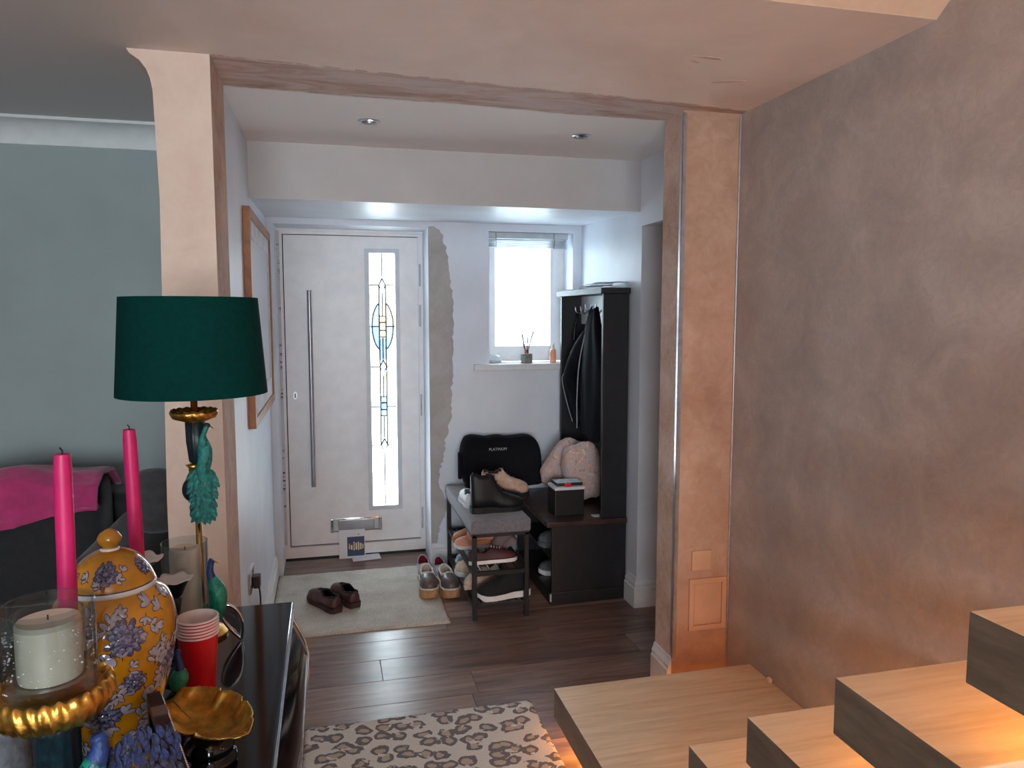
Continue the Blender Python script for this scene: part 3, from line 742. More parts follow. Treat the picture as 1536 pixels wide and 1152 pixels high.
obj('zip', tube(Bm(), spline([(1.478, 4.17, 1.50), (1.448, 4.20, 1.30), (1.434, 4.20, 1.10), (1.432, 4.19, .90)], 18), .0035, 5), 'piping', jk)
obj('sleeve_piping', tube(Bm(), spline([(1.475, 4.215, 1.48), (1.44, 4.31, 1.34), (1.412, 4.385, 1.22), (1.405, 4.40, 1.17), (1.415, 4.345, 1.05), (1.43, 4.27, .93)], 22), .003, 5), 'piping', jk)
obj('drawcord', tube(Bm(), spline([(1.515, 4.42, 1.585), (1.49, 4.40, 1.50), (1.46, 4.33, 1.42)], 12), .007, 6), 'jacket', jk)
# ------------------------------------------------------------------ shoe bench
sb = thing('shoe_bench', 'narrow black metal shoe bench with a grey padded seat', 'bench', (.84, 4.08, 0))
bx0, bx1, by0, by1 = .690, .990, 3.650, 4.500
for x in (bx0, bx1-.024):
    for yy in (by0, by1-.024): obj('leg', rbox(x, x+.024, yy, yy+.024, 0, .452, .002, 1), 'black_metal', sb)
for z in (.062, .235):
    for yy in (by0+.002, by1-.022): obj('cross_bar', one(bx0+.024, bx1-.024, yy, yy+.02, z, z+.022), 'black_metal', sb)
    for x in (bx0+.002, bx1-.022): obj('side_bar', one(x, x+.02, by0+.024, by1-.024, z, z+.022), 'black_metal', sb)
    for k in range(5): obj('shelf_rod', tube(Bm(), [(bx0+.055+k*.0475, by0+.02, z+.014), (bx0+.055+k*.0475, by1-.02, z+.014)], .005, 6), 'black_metal', sb)
bm = Bm(); frame_box(bm, bx0, bx1, .440, .456, by0, by1, .022); obj('top_frame', one(bx0, bx1, by0, by1, .440, .457), 'black_metal', sb)
cu = obj('seat_pad', rbox(bx0-.008, bx1+.010, by0-.006, by1+.006, .457, .526, .016, 4), 'cushion_grey', sb, True)
# ------------------------------------------------------------------ car style backrest cushion
ck = thing('backrest_cushion', 'large black padded backrest cushion leaning on the wall on the shoe bench', 'cushion', (1.0, 4.40, .53))
out = [(.785, .532), (.765, .60), (.757, .68), (.760, .76), (.785, .822), (.825, .842), (.88, .838), (.925, .830), (.965, .834), (1.01, .836), (1.06, .828), (1.12, .830), (1.19, .832), (1.235, .812), (1.262, .76), (1.270, .68), (1.262, .60), (1.24, .532)]
out = [p for p in spline(out+[out[0]], 72)][:-1]
bm = Bm(); cxo, czo = 1.01, .69; rings = []
for yy, s in ((4.335, .90), (4.322, .955), (4.34, .985), (4.37, 1.0), (4.41, 1.0), (4.435, .98), (4.445, .93)):
    rings.append([(cxo+(x-cxo)*s*.985, yy+(z-.53)*.18, max(.528, czo+(z-czo)*s)) for x, z in out])
loft(bm, rings)
obj('shell', bm, 'black_fabric', ck, True)
fc = bpy.data.curves.new('logo_text', 'FONT'); fc.body = 'PLATINUM'; fc.size = .026; fc.extrude = .0006; fc.align_x = 'CENTER'
to = bpy.data.objects.new('tmp', fc); COL.objects.link(to); bpy.context.view_layer.update()
me = bpy.data.meshes.new_from_object(to.evaluated_get(bpy.context.evaluated_depsgraph_get())); bpy.data.objects.remove(to)
bm = Bm(); bm.from_mesh(me)
bm.transform(Matrix.Translation((.985, 4.325+.228*.18-.006, .755)) @ Matrix.Rotation(PI/2-.18, 4, 'X') @ Matrix.Scale(.9, 4))
obj('lettering', bm, 'white_print', ck)
obj('side_strap', rbox(.742, .765, 4.37, 4.40, .585, .75, .008, 2), 'black_fabric', ck)

# ------------------------------------------------------------------ shoes
WT = [(0, .40), (.05, .64), (.18, .76), (.4, .74), (.6, .92), (.74, 1), (.88, .84), (.96, .55), (1, .2)]
def shoe(name, label, loc, rotz, L, W, hprof, op, sole, mats, lace=None, roll=0, pitch=0, group=None, collar=None, narrow=.25, tongue=None, cat='shoe'):
    """x: heel to toe; hprof upper height; op=(t0,t1,half angle) mouth; sole=(z profile bottom, top)"""
    o = thing(name, label, cat, loc, group, world=False)
    o.rotation_euler = (roll, pitch, rotz)
    N, Mr = 26, 20; s0, s1 = sole
    bm = Bm(); V = []
    for i in range(N+1):
        t = i/N; wv = W/2*interp(WT, t); hv = interp(hprof, t); zb = interp(s1, t); r = []
        for j in range(Mr+1):
            a = PI*j/Mr; cs, sn = math.cos(a), math.sin(a)
            kx = (1-narrow*sn**2*min(1, hv/.09))
            r.append(bm.verts.new((L*(t-.5)+(0 if t > .1 else -.004*sn), wv*kx*math.copysign(abs(cs)**.62, cs), zb-.002+hv*abs(sn)**.72)))
        V.append(r)
    for i in range(N):
        tm = (i+.5)/N
        for j in range(Mr):
            am = abs(PI*(j+.5)/Mr-PI/2)
            if op and op[0] < tm < op[1]:
                e = math.sqrt(max(0, 1-((tm-(op[0]+op[1])/2)/((op[1]-op[0])/2))**2))
                if am < op[2]*(.35+.65*e): continue
            bm.faces.new((V[i][j], V[i+1][j], V[i+1][j+1], V[i][j+1]))
    bm.faces.new(V[0]); bm.faces.new(V[-1][::-1])
    loose = [v for v in bm.verts if not v.link_faces]; bmesh.ops.delete(bm, geom=loose, context='VERTS')
    rim = [e for e in bm.edges if e.is_boundary and min(e.verts[0].co.z, e.verts[1].co.z) > .3*max(h for _, h in hprof)+.004]
    rimpts = [(e.verts[0].co.copy(), e.verts[1].co.copy()) for e in rim]
    up = obj('upper', bm, [mats['upper'], mats.get('lining', mats['upper'])], o, True)
    sd = up.modifiers.new('thickness', 'SOLIDIFY'); sd.thickness = .004; sd.offset = -1; sd.material_offset = 1
    bm = Bm(); ring_b, ring_t = [], []
    outl = [(t/24, 1) for t in range(25)] + [(t/24, -1) for t in range(24, -1, -1)]
    for t, s in outl:
        wv = W/2*interp(WT, t)*1.05+.002; x = L*(t-.5)*1.03
        ring_b.append((x, s*wv*.97, interp(s0, t))); ring_t.append((x, s*wv, interp(s1, t)))
    loft(bm, [ring_b, ring_t]); so = obj('sole', bm, mats['sole'], o)
    if collar and rimpts:
        bm = Bm()
        for a, c in rimpts: 
            d_ = (c-a); tube(bm, [a-d_*.25, c+d_*.25], collar[1], 6)
        obj('collar', bm, collar[0], o, True)['kind'] = 'stuff'
    if lace:
        bm = Bm()
        for k in range(lace[1]):
            t = lace[2]+(lace[3]-lace[2])*k/max(1, lace[1]-1); hv = interp(hprof, t)+interp(s1, t); wv = W*.16
            tube(bm, [(L*(t-.5), -wv, hv-.004), (L*(t-.5)+.004, 0, hv+.003), (L*(t-.5)+.008, wv, hv-.004)], .0028, 5)
        obj('laces', bm, lace[0], o, True)['kind'] = 'stuff'
    return o
flat = [(0, 0), (.85, 0), (1, .008)]
S = dict(low=([(0, .055), (.08, .066), (.3, .056), (.44, .070), (.6, .060), (.8, .048), (.94, .036), (1, .016)], (.03, .46, .78)),
         clog=([(0, .062), (.15, .066), (.34, .052), (.48, .060), (.62, .066), (.8, .060), (.93, .046), (1, .022)], (.04, .52, 1.0)),
         mule=([(0, .052), (.15, .056), (.35, .040), (.5, .045), (.65, .050), (.82, .044), (.94, .034), (1, .016)], (.02, .60, 1.2)),
         boot=([(0, .175), (.06, .19), (.30, .185), (.42, .165), (.50, .115), (.62, .078), (.8, .058), (.94, .044), (1, .02)], (.03, .38, .62)),
         hike=([(0, .10), (.06, .115), (.30, .11), (.42, .115), (.5, .095), (.62, .075), (.8, .06), (.94, .046), (1, .022)], (.03, .40, .62)))
def thick(h, heel=None, spring=.008): 
    hb = heel if heel is not None else h
    return ([(0, 0), (.9, 0), (1, spring)], [(0, hb), (.35, hb), (.5, h), (.9, h), (1, h+spring*.6)])
# pair on the mat
br = dict(upper='brown_leather', lining='shoe_dark', sole='brown_sole')
A1 = math.atan2(4.16-3.90, -.135-.0)
shoe('lace_up_shoe', 'brown leather lace-up shoe on the cream mat, nearer the hall wall than its twin', (-.055, 4.02, .0165), A1, .29, .105, *S['low'], thick(.022, .028), br, ('lace_dark', 4, .48, .62), collar=('shoe_dark', .004))
shoe('lace_up_shoe', 'brown leather lace-up shoe on the cream mat, nearer the clogs than its twin', (.055, 4.075, .0165), A1-.12, .29, .105, *S['low'], thick(.022, .028), br, ('lace_dark', 4, .48, .62), collar=('shoe_dark', .004))
# clogs, toes towards the room
cg = dict(upper='taupe_leather', lining='fleece', sole='wood_sole')
shoe('clog', 'brown leather clog with tan platform sole standing on the mat corner', (.515, 4.085, .0165), -PI/2-.03, .25, .105, *S['clog'], thick(.052, .058), cg, collar=('fleece', .006))
shoe('clog', 'brown leather clog with tan platform sole standing on bare floor beside the mat', (.632, 4.10, .0005), -PI/2+.06, .25, .105, *S['clog'], thick(.052, .058), cg, collar=('fleece', .006))
ml = dict(upper='silver_felt', lining='red_lining', sole='grey_plate')
shoe('slipper', 'grey slipper with crimson lining behind the clog on the mat corner', (.530, 4.375, .0165), -PI/2-.02, .235, .092, *S['mule'], thick(.022, .030), ml, collar=('grey_plate', .003))
shoe('slipper', 'grey slipper with crimson lining beside the shoe bench leg', (.632, 4.365, .0165) if False else (.633, 4.37, .0005), -PI/2+.03, .235, .092, *S['mule'], thick(.022, .030), ml, collar=('grey_plate', .003))
# on the bench
bb = dict(upper='boot_black', lining='shoe_dark', sole='boot_sole')
shoe('ankle_boot', 'black leather ankle boot standing on the grey bench pad', (.862, 3.83, .5265), .10, .29, .10, *S['boot'], thick(.026, .034), bb, ('lace_dark', 4, .42, .56), collar=('boot_sole', .003), cat='boot')
shoe('ankle_boot', 'black leather ankle boot lying behind its upright twin on the bench', (.912, 3.955, .5265), .10, .25, .090, [(t, h*.78) for t, h in S['hike'][0]], S['hike'][1], thick(.026, .034), bb, collar=('boot_sole', .003), cat='boot')
hk = dict(upper='sand_suede', lining='shoe_dark', sole='boot_sole')
shoe('hiking_boot', 'sand coloured hiking boot with dark sole behind the black boot on the bench', (.968, 4.09, .5265), .02, .27, .098, [(t, h*1.22) for t, h in S['hike'][0]], S['hike'][1], thick(.034, .04), hk, ('lace_dark', 5, .36, .66), collar=('lace_dark', .004), cat='boot')
wh = dict(upper='white_rubber', lining='white_rubber', sole='white_rubber')
shoe('canvas_shoe', 'white canvas shoe peeping out behind the black boot on the bench', (.730, 4.03, .5265), PI/2, .22, .070, *S['low'], thick(.02), wh)
# on the racks of the bench
R1, R2 = .2575, .0845
shoe('trainer', 'black knit trainer with pale sole on the lower rack of the shoe bench', (.872, 3.735, R2), PI+.10, .285, .10, *S['hike'], thick(.028, .034, .02), dict(upper='knit_black', lining='shoe_dark', sole='white_rubber'), collar=('knit_black', .004))
shoe('trainer', 'beige knit trainer tilted on the lower rack beside the black trainer', (.795, 3.885, R2+.024), -PI/2-.85, .28, .098, *S['low'], thick(.028, .03), dict(upper='beige_knit', lining='beige_knit', sole='sand_suede'), ('lace_dark', 4, .46, .64), roll=.30)
shoe('rubber_clog', 'cream rubber clog at the wall-mat side of the lower rack', (.80, 4.10, R2), PI-.25, .25, .098, *S['clog'], thick(.026), dict(upper='beige_knit', lining='sand_suede', sole='white_rubber'))
shoe('slip_on', 'pale blue slip-on shoe on the lower rack near the wall', (.835, 4.32, R2), PI+.1, .24, .09, *S['low'], thick(.02), dict(upper='pale_blue', lining='white_rubber', sole='white_rubber'))
shoe('sandal', 'peach sandal on the upper rack right under the bench seat', (.85, 3.955, R1+.075), .12, .27, .095, *S['mule'], thick(.02, .03), dict(upper='peach', lining='peach', sole='tan_leather'), roll=.35)
shoe('high_top', 'maroon and white high-top shoe lying on the upper rack', (.815, 3.722, R1+.02), .05, .25, .09, *S['low'], thick(.018), dict(upper='maroon', lining='shoe_dark', sole='white_rubber'), ('white_rubber', 4, .46, .64), roll=-.25)
shoe('ankle_strap_shoe', 'mauve suede shoe tipped up on its toe on the upper rack', (.90, 3.835, R1+.055), PI-.2, .165, .08, *S['low'], thick(.016, .03), dict(upper='mauve', lining='maroon', sole='mauve'), pitch=.66)
shoe('tan_shoe', 'tan shoe on the upper rack near the wall', (.80, 4.20, R1), PI+.15, .25, .09, *S['low'], thick(.02, .035), dict(upper='tan_leather', lining='tan_leather', sole='wood_sole'))
shoe('pink_shoe', 'blush pink shoe on the upper rack between tan shoe and peach sandal', (.79, 4.075, R1), PI-.05, .24, .088, *S['mule'], thick(.02), dict(upper='peach', lining='white_rubber', sole='white_rubber'))
# in the hall stand cubbies
shoe('grey_trainer', 'grey trainer on the hall stand shelf', (1.28, 4.02, .2505), PI+.05, .27, .10, *S['hike'], thick(.028), dict(upper='grey_knit', lining='shoe_dark', sole='grey_knit'))
shoe('grey_trainer', 'grey trainer on the floor of the hall stand bench', (1.30, 4.06, .0705), PI-.05, .27, .10, *S['low'], thick(.028), dict(upper='grey_knit', lining='shoe_dark', sole='white_rubber'))

# ------------------------------------------------------------------ things on the hall stand seat
bt = thing('car_battery', 'black car battery with pale blue label and red terminal cap on the hall stand seat', 'battery', (1.285, 3.93, SZ))
q0, q1, r0, r1 = 1.196, 1.366, 3.862, 4.00
obj('case', rbox(q0, q1, r0, r1, SZ+.0005, SZ+.148, .004), 'battery_black', bt)
obj('lid', rbox(q0-.002, q1+.002, r0-.002, r1+.002, SZ+.146, SZ+.163, .003), 'cassette', bt)
tp = obj('vent_cover', rbox(q0+.018, q1, r0+.03, r1-.005, SZ+.162, SZ+.180, .004), 'battery_black', bt)
obj('label', one(q0+.022, q1-.004, r0+.034, r1-.009, SZ+.180, SZ+.1815), 'battery_label', tp)
obj('terminal_cap', rbox(q0+.06, q0+.098, r0+.004, r0+.03, SZ+.162, SZ+.182, .005), 'red_cap', bt)
def pillow(name, label, c, r, rot, seed):
    bm = Bm()
    def f(p):
        e = .55; q = Vector((math.copysign(abs(p.x)**e, p.x), math.copysign(abs(p.y)**1.0, p.y), math.copysign(abs(p.z)**e, p.z)))
        q *= 1+.10*noise.noise(q*2.2+Vector((seed, 0, 0)))+.05*noise.noise(q*6+Vector((0, seed, 0)))
        return q
    ellipsoid(bm, c, r, 36, 22, rot, f)
    return tag(obj(name, bm, 'floral_cloth', None, True), label, 'cushion')
pillow('floral_cushion', 'faded floral cushion slumped behind the car battery on the hall stand seat', (1.385, 4.235, .668), (.13, .065, .165), Matrix.Rotation(.25, 4, 'X') @ Matrix.Rotation(.5, 4, 'Y'), 1)
pillow('floral_cushion', 'faded floral cushion pressed against the near upright of the hall stand', (1.430, 4.085, .657), (.116, .062, .178), Matrix.Rotation(.20, 4, 'X') @ Matrix.Rotation(-.20, 4, 'Y'), 4)
bm = rbox(1.40, 1.46, 3.80, 3.85, SZ+.0008, SZ+.003, .0008, 1); tag(obj('paper_slip', bm, 'paper'), 'small white paper slip on the hall stand seat by its upright', 'paper')

# ------------------------------------------------------------------ window sill things
rd = thing('reed_diffuser', 'reed diffuser in a grey concrete pot on the window sill', 'diffuser', (1.228, 4.60, 1.2685))
bm = Bm(); lathe(bm, [(.034, 1.269), (.037, 1.272), (.037, 1.325), (.034, 1.329), (.014, 1.329)], 28, (1.228, 4.60, 0)); obj('pot', bm, 'concrete', rd, 'auto')
bm = Bm(); lathe(bm, [(.014, 1.329), (.014, 1.352), (.016, 1.356), (.006, 1.356)], 20, (1.228, 4.60, 0)); obj('collar', bm, 'copper', rd, 'auto')
for k in range(7):
    a = k*2*PI/7+.3; obj('reed', tube(Bm(), [(1.228+.003*math.cos(a), 4.60+.003*math.sin(a), 1.33), (1.228+.052*math.cos(a), 4.60+.03*math.sin(a), 1.47+.02*math.sin(k*2.3))], .0026, 5), 'reed', rd)
ob = thing('spray_bottle', 'small orange bottle on the window sill beside the hall stand', 'bottle', (1.405, 4.60, 1.2685))
bm = Bm(); lathe(bm, [(.019, 1.269), (.021, 1.272), (.021, 1.345), (.017, 1.355), (.010, 1.358)], 24, (1.405, 4.60, 0)); obj('body', bm, 'orange_bottle', ob, 'auto')
bm = Bm(); lathe(bm, [(.010, 1.358), (.010, 1.38), (.007, 1.382), (.007, 1.392), (.003, 1.393)], 16, (1.405, 4.60, 0)); obj('cap', bm, 'cup_white', ob, 'auto')
bm = Bm(); ellipsoid(bm, (1.03, 4.66, 1.292), (.05, .035, .028), 20, 12, None, lambda p: Vector((p.x, p.y, max(p.z, -.80)))*(1+.3*noise.noise(p*3)))
tag(obj('plastic_bag', bm, 'film_bag', None, True), 'crumpled translucent bag on the sill at the window corner', 'bag')

# ------------------------------------------------------------------ living room sofa
sf = thing('sofa', 'dark charcoal fabric sofa against the grey green wall', 'sofa', (-1.6, 3.1, 0))
obj('base', rbox(-2.75, -.62, 2.62, 3.44, .06, .32, .03, 3), 'sofa_fabric', sf, True)
obj('backrest', rbox(-2.75, -.62, 3.22, 3.45, .30, .86, .07, 4), 'sofa_fabric', sf, True)
for a, c in ((-2.52, -1.68), (-1.66, -.84)):
    obj('seat_cushion', rbox(a, c, 2.60, 3.20, .32, .48, .05, 4), 'sofa_fabric', sf, True)
    obj('back_cushion', rbox(a, c, 3.00, 3.22, .49, .97, .08, 4), 'sofa_fabric', sf, True)
obj('arm', rbox(-.83, -.62, 2.60, 3.30, .30, .80, .07, 4), 'sofa_fabric', sf, True)
obj('arm', rbox(-2.75, -2.54, 2.60, 3.30, .30, .66, .07, 4), 'sofa_fabric', sf, True)
for x in (-2.68, -.72):
    for yy in (2.70, 3.38): obj('foot', one(x-.03, x+.03, yy-.03, yy+.03, 0, .06), 'black_paint', sf)
bm = Bm(); ellipsoid(bm, (-.605, 2.80, .925), (.085, .085, .120), 24, 16, Matrix.Rotation(.35, 4, 'X'), lambda p: Vector((math.copysign(abs(p.x)**.7, p.x), p.y, math.copysign(abs(p.z)**.7, p.z))))
tag(obj('grey_cushion', bm, 'sofa_cushion', None, True), 'rounded grey cushion resting on the sofa arm behind the pink candle', 'cushion')
# pink throw over the back of the sofa
bm = Bm(); nu, nv = 46, 30; G = []
for j in range(nv+1):
    v = j/nv; r = []
    for i in range(nu+1):
        u = i/nu; x = -1.9+u*1.07
        low = .72+.18*max(0, (x+1.45)/.62)   # hem climbs towards the corner
        prof = [(3.30, .90), (3.20, .985), (3.05, .995), (2.975, .955), (2.955, .88)]
        top = interp([(k/4, p[1]) for k, p in enumerate(prof)], min(1, v*1.6)); yy = interp([(k/4, p[0]) for k, p in enumerate(prof)], min(1, v*1.6))
        if v > .625: top = .88+(low-.88)*(v-.625)/.375 if low < .88 else .88-.002*(v-.625); yy = 2.955
        fold = .022*noise.noise((x*7, v*2.5, 2))+.012*noise.noise((x*17, v*5, 7))
        hump = .035*math.exp(-((x+1.12)/.10)**2)*math.exp(-((v-.35)/.25)**2)
        r.append(bm.verts.new((x, yy-.012+fold*.9-.012, top+abs(fold)*.5+hump)))
    G.append(r)
for j in range(nv):
    for i in range(nu): bm.faces.new((G[j][i], G[j][i+1], G[j+1][i+1], G[j+1][i]))
o = obj('throw_blanket', bm, 'pink_throw', None, True); md = o.modifiers.new('thickness', 'SOLIDIFY'); md.thickness = .012
tag(o, 'pink fleece throw draped over the back of the dark sofa', 'blanket')

# ------------------------------------------------------------------ console table
T = .78
cn = thing('console_table', 'black gloss console table with curved side and chrome edging', 'table', (-.36, 1.5, 0))
cx0, cx1, cy0, cy1 = -.66, -.113, .62, 2.103
obj('top', rbox(cx0, cx1, cy0, cy1, T-.022, T, .003), 'black_gloss', cn)
obj('edge_trim', one(cx1-.004, cx1+.003, cy0, cy1, T-.030, T-.022), 'chrome', cn)
side = spline([(cx1-.012, .75), (cx1+.004, .72), (cx1+.030, .66), (cx1+.036, .60), (cx1+.020, .50), (cx1-.02, .36), (cx1-.05, .22), (cx1-.05, .08), (cx1-.03, .0)], 40)
bm = Bm(); prism(bm, [(x, z) for x, z in side]+[(cx0+.02, 0), (cx0+.02, .75)], 1, cy0+.01, cy1-.012)
body = obj('curved_body', bm, 'black_gloss', cn, 'auto')
bm = Bm(); tube(bm, [(x+.001, cy1-.012, z) for x, z in side[:26]], .005, 6); obj('side_trim', bm, 'chrome', body, True)
obj('inlay_panel', tube(Bm(), [(x+.0015, cy1-.05, z) for x, z in side[3:12]], .0025, 6), 'steel', body, True)
obj('knob', (lambda b_: (ellipsoid(b_, (cx1+.026, 1.78, .545), (.006, .006, .006), 12, 8), b_)[1])(Bm()), 'chrome', body, True)

# ------------------------------------------------------------------ table lamp
LX, LY = -.322, 1.93
lp = thing('table_lamp', 'tall table lamp with dark green drum shade and gilded peacock stem', 'lamp', (LX, LY, T))
bm = Bm(); lathe(bm, [(.058, T), (.060, T+.008), (.045, T+.018), (.016, T+.03), (.012, T+.05)], 32, (LX, LY, 0)); obj('base', bm, 'gold', lp, 'auto')
obj('pole', tube(Bm(), [(LX, LY, T+.02), (LX, LY, 1.10)], .0078, 14), 'gold_pole', lp, True)
obj('upper_pole', tube(Bm(), [(LX, LY, 1.325), (LX, LY, 1.50)], .0082, 14), 'gold_pole', lp, True)
bm = Bm(); lathe(bm, [(.1715, 1.388), (.155, 1.620), (.153, 1.620), (.1695, 1.388)], 64, (LX, LY, 0), cap0=False, cap1=False)
V = bm.verts; bm.verts.ensure_lookup_table()
for k in range(64): bm.faces.new((bm.verts[k], bm.verts[(k+1) % 64], bm.verts[192+(k+1) % 64], bm.verts[192+k]))
sh = obj('shade', bm, 'teal_velvet', lp, 'auto')
bm = Bm(); 
for k in range(3): tube(bm, [(LX, LY, 1.47), (LX+.158*math.cos(k*2.094), LY+.158*math.sin(k*2.094), 1.50)], .002, 5)
obj('spider', bm, 'gold_pole', sh)
bm = Bm(); ellipsoid(bm, (LX, LY, 1.515), (.028, .028, .038), 16, 10); obj('bulb', bm, 'cup_white', lp, True)
def scal(n, amp): return lambda r, z, a: (r*(1+amp*abs(math.sin(n*a/2))), z+.0015*math.sin(n*a) if r > .03 else z)
bm = Bm(); lathe(bm, [(.018, 1.318), (.028, 1.322), (.048, 1.330), (.054, 1.342), (.050, 1.350), (.040, 1.345), (.012, 1.337)], 72, (LX, LY, 0), scal(16, .05)); obj('drip_dish', bm, 'gold', lp, True)
bm = Bm(); lathe(bm, [(.022, 1.318), (.021, 1.27), (.016, 1.222), (.010, 1.216)], 40, (LX+.001, LY, 0), lambda r, z, a: (r*(1+.06*math.sin(10*a)), z)); obj('fluted_stem', bm, 'ink_blue', lp, True)
bm = Bm(); lathe(bm, [(.010, 1.216), (.019, 1.213), (.012, 1.206), (.011, 1.19), (.020, 1.178), (.012, 1.172)], 28, (LX-.006, LY, 0)); obj('gilt_collar', bm, 'gold', lp, True)
bm = Bm(); ellipsoid(bm, (LX-.010, LY, 1.152), (.024, .024, .030), 24, 14, None, lambda p: p*(1+.05*math.sin(8*math.atan2(p.y, p.x)))); obj('urn', bm, 'ink_blue', lp, True)
bm = Bm(); ellipsoid(bm, (LX+.003, LY, 1.103), (.021, .021, .018), 24, 14, None, lambda p: p*(1+.06*math.sin(8*math.atan2(p.y, p.x)))); obj('foot_ball', bm, 'ink_blue', lp, True)
def feather(bm, p, d, nrm, L, W):
    d = Vector(d).normalized(); nrm = Vector(nrm).normalized(); s = d.cross(nrm).normalized(); p = Vector(p)
    prof = ((0, .15), (.25, .8), (.55, 1), (.8, .7), (1, .05)); A, B_ = [], []
    for t, wv in prof:
        c_ = p+d*L*t+nrm*(.12*L*t*t); A.append(bm.verts.new(c_+s*W*wv)); B_.append(bm.verts.new(c_-s*W*wv)); 
    C_ = [bm.verts.new(p+d*L*t+nrm*(.12*L*t*t+.10*W+.35*W*wv)) for t, wv in prof]
    D_ = [bm.verts.new(p+d*L*t-nrm*.3*W*wv) for t, wv in prof]
    for k in range(4):
        bm.faces.new((A[k], A[k+1], C_[k+1], C_[k])); bm.faces.new((C_[k], C_[k+1], B_[k+1], B_[k]))
        bm.faces.new((B_[k], B_[k+1], D_[k+1], D_[k])); bm.faces.new((D_[k], D_[k+1], A[k+1], A[k]))
# peacock on the lamp stem: head up under the dish, tail hanging
pb = Vector((LX+.020, LY-.022, 0))
bm = Bm(); tube(bm, spline([(pb.x+.012, pb.y, 1.313), (pb.x+.006, pb.y, 1.300), (pb.x+.001, pb.y, 1.282), (pb.x+.004, pb.y-.002, 1.258), (pb.x+.004, pb.y-.002, 1.230), (pb.x-.002, pb.y, 1.205), (pb.x-.004, pb.y, 1.18)], 24), [.006+.002*math.sin(i) *0 + (0.0 if i < 6 else (.011*min(1, (i-6)/6))) - (0 if i < 18 else .003*(i-18)/5) for i in range(24)], 14)
pk = obj('peacock', bm, 'peacock_teal', lp, True)
bm = Bm(); ellipsoid(bm, (pb.x+.011, pb.y, 1.312), (.008, .0065, .0065), 12, 8); obj('head', bm, 'ink_blue', pk, True)
bm = Bm(); tube(bm, [(pb.x+.017, pb.y, 1.311), (pb.x+.026, pb.y, 1.304)], [.003, .0006], 6); obj('beak', bm, 'gold', pk)
bm = Bm(); rr = random.Random(3)
for row in range(11):
    z = 1.205-row*.0105; n = 5
    for k in range(n):
        a = (k-(n-1)/2)/(n-1)*2; sp = .019+.004*math.sin(row*.8)-.010*max(0, (row-7)/3)
        feather(bm, (pb.x-.004+a*sp*.75, pb.y-.006+.010*a*a, z), (a*.75+rr.uniform(-.2, .2), -.25, -1), (a*.5, -1, .2), .028+rr.uniform(0, .006), .0078)
obj('tail', bm, 'peacock_teal', pk)

# ------------------------------------------------------------------ candlesticks, candles
def petal(n, amp): return lambda r, z, a: (r*(1+amp*math.sin(n*a)*min(1, max(0, (r-.015)/.02))), z+.003*math.sin(n*a)*min(1, max(0, (r-.02)/.02)))
def candlestick(x, yy, ztop, R, label):
    o = thing('candlestick', label, 'candlestick', (x, yy, T))
    bm = Bm(); lathe(bm, [(.034, T), (.036, T+.006), (.020, T+.016), (.010, T+.03), (.013, T+.05), (.009, T+.08), (.009, ztop-.08), (.012, ztop-.06), (.014, ztop-.045), (.010, ztop-.04)], 28, (x, yy, 0)); obj('stem', bm, 'ink_blue', o, True)
    bm = Bm(); lathe(bm, [(.010, ztop-.042), (.016, ztop-.035), (.022, ztop-.02), (R*.75, ztop-.008), (R, ztop-.001), (R*.99, ztop+.001), (R*.75, ztop-.003), (.014, ztop-.010)], 60, (x, yy, 0), petal(6, .07)); o2 = obj('petal_cup', bm, ['ink_blue', 'white_rubber'], o, True)
    for p in o2.data.polygons:
        if p.normal.z > .05: p.material_index = 1
    return o
def candle(x, yy, z0, z1, r, label, lean=(0, 0)):
    o = thing('taper_candle', label, 'candle', (x, yy, z0), 'pink dinner candles')
    bm = Bm(); n = 14; rings = []
    for i in range(n+1):
        t = i/n; z = z0+(z1-z0)*t; rr_ = r*(1.06-.10*t)*(.86 if i == n else 1)
        rings.append([(x+lean[0]*t+rr_*math.cos(a)*(1+.04*noise.noise((math.cos(a), math.sin(a), z*20))), yy+lean[1]*t+rr_*math.sin(a), z) for a in [k*2*PI/20 for k in range(20)]])
    loft(bm, rings); obj('wax', bm, 'pink_wax', o, 'auto')
    xe, ye = x+lean[0], yy+lean[1]
    obj('candle_wick', tube(Bm(), [(xe, ye, z1-.002), (xe+.0005, ye, z1+.005), (xe-.003, ye, z1+.010)], .0013, 6), 'wick', o)
    return o
candlestick(-.386, 1.195, 1.085, .030, 'dark blue candlestick holding the pink candle behind the glass candle jar')
candle(-.386, 1.195, 1.073, 1.377, .0126, 'pink dinner candle with smooth sides behind the clear glass candle jar', (.005, 0))
candlestick(-.392, 1.63, 1.078, .046, 'dark blue petal cup candlestick holding the pink candle behind the yellow jar')
candle(-.392, 1.63, 1.066, 1.348, .0134, 'pink dinner candle with nicked sides behind the yellow ginger jar', (-.004, 0))
candlestick(-.338, 1.70, 1.008, .037, 'empty dark blue petal cup candlestick between yellow jar and hurricane candle')
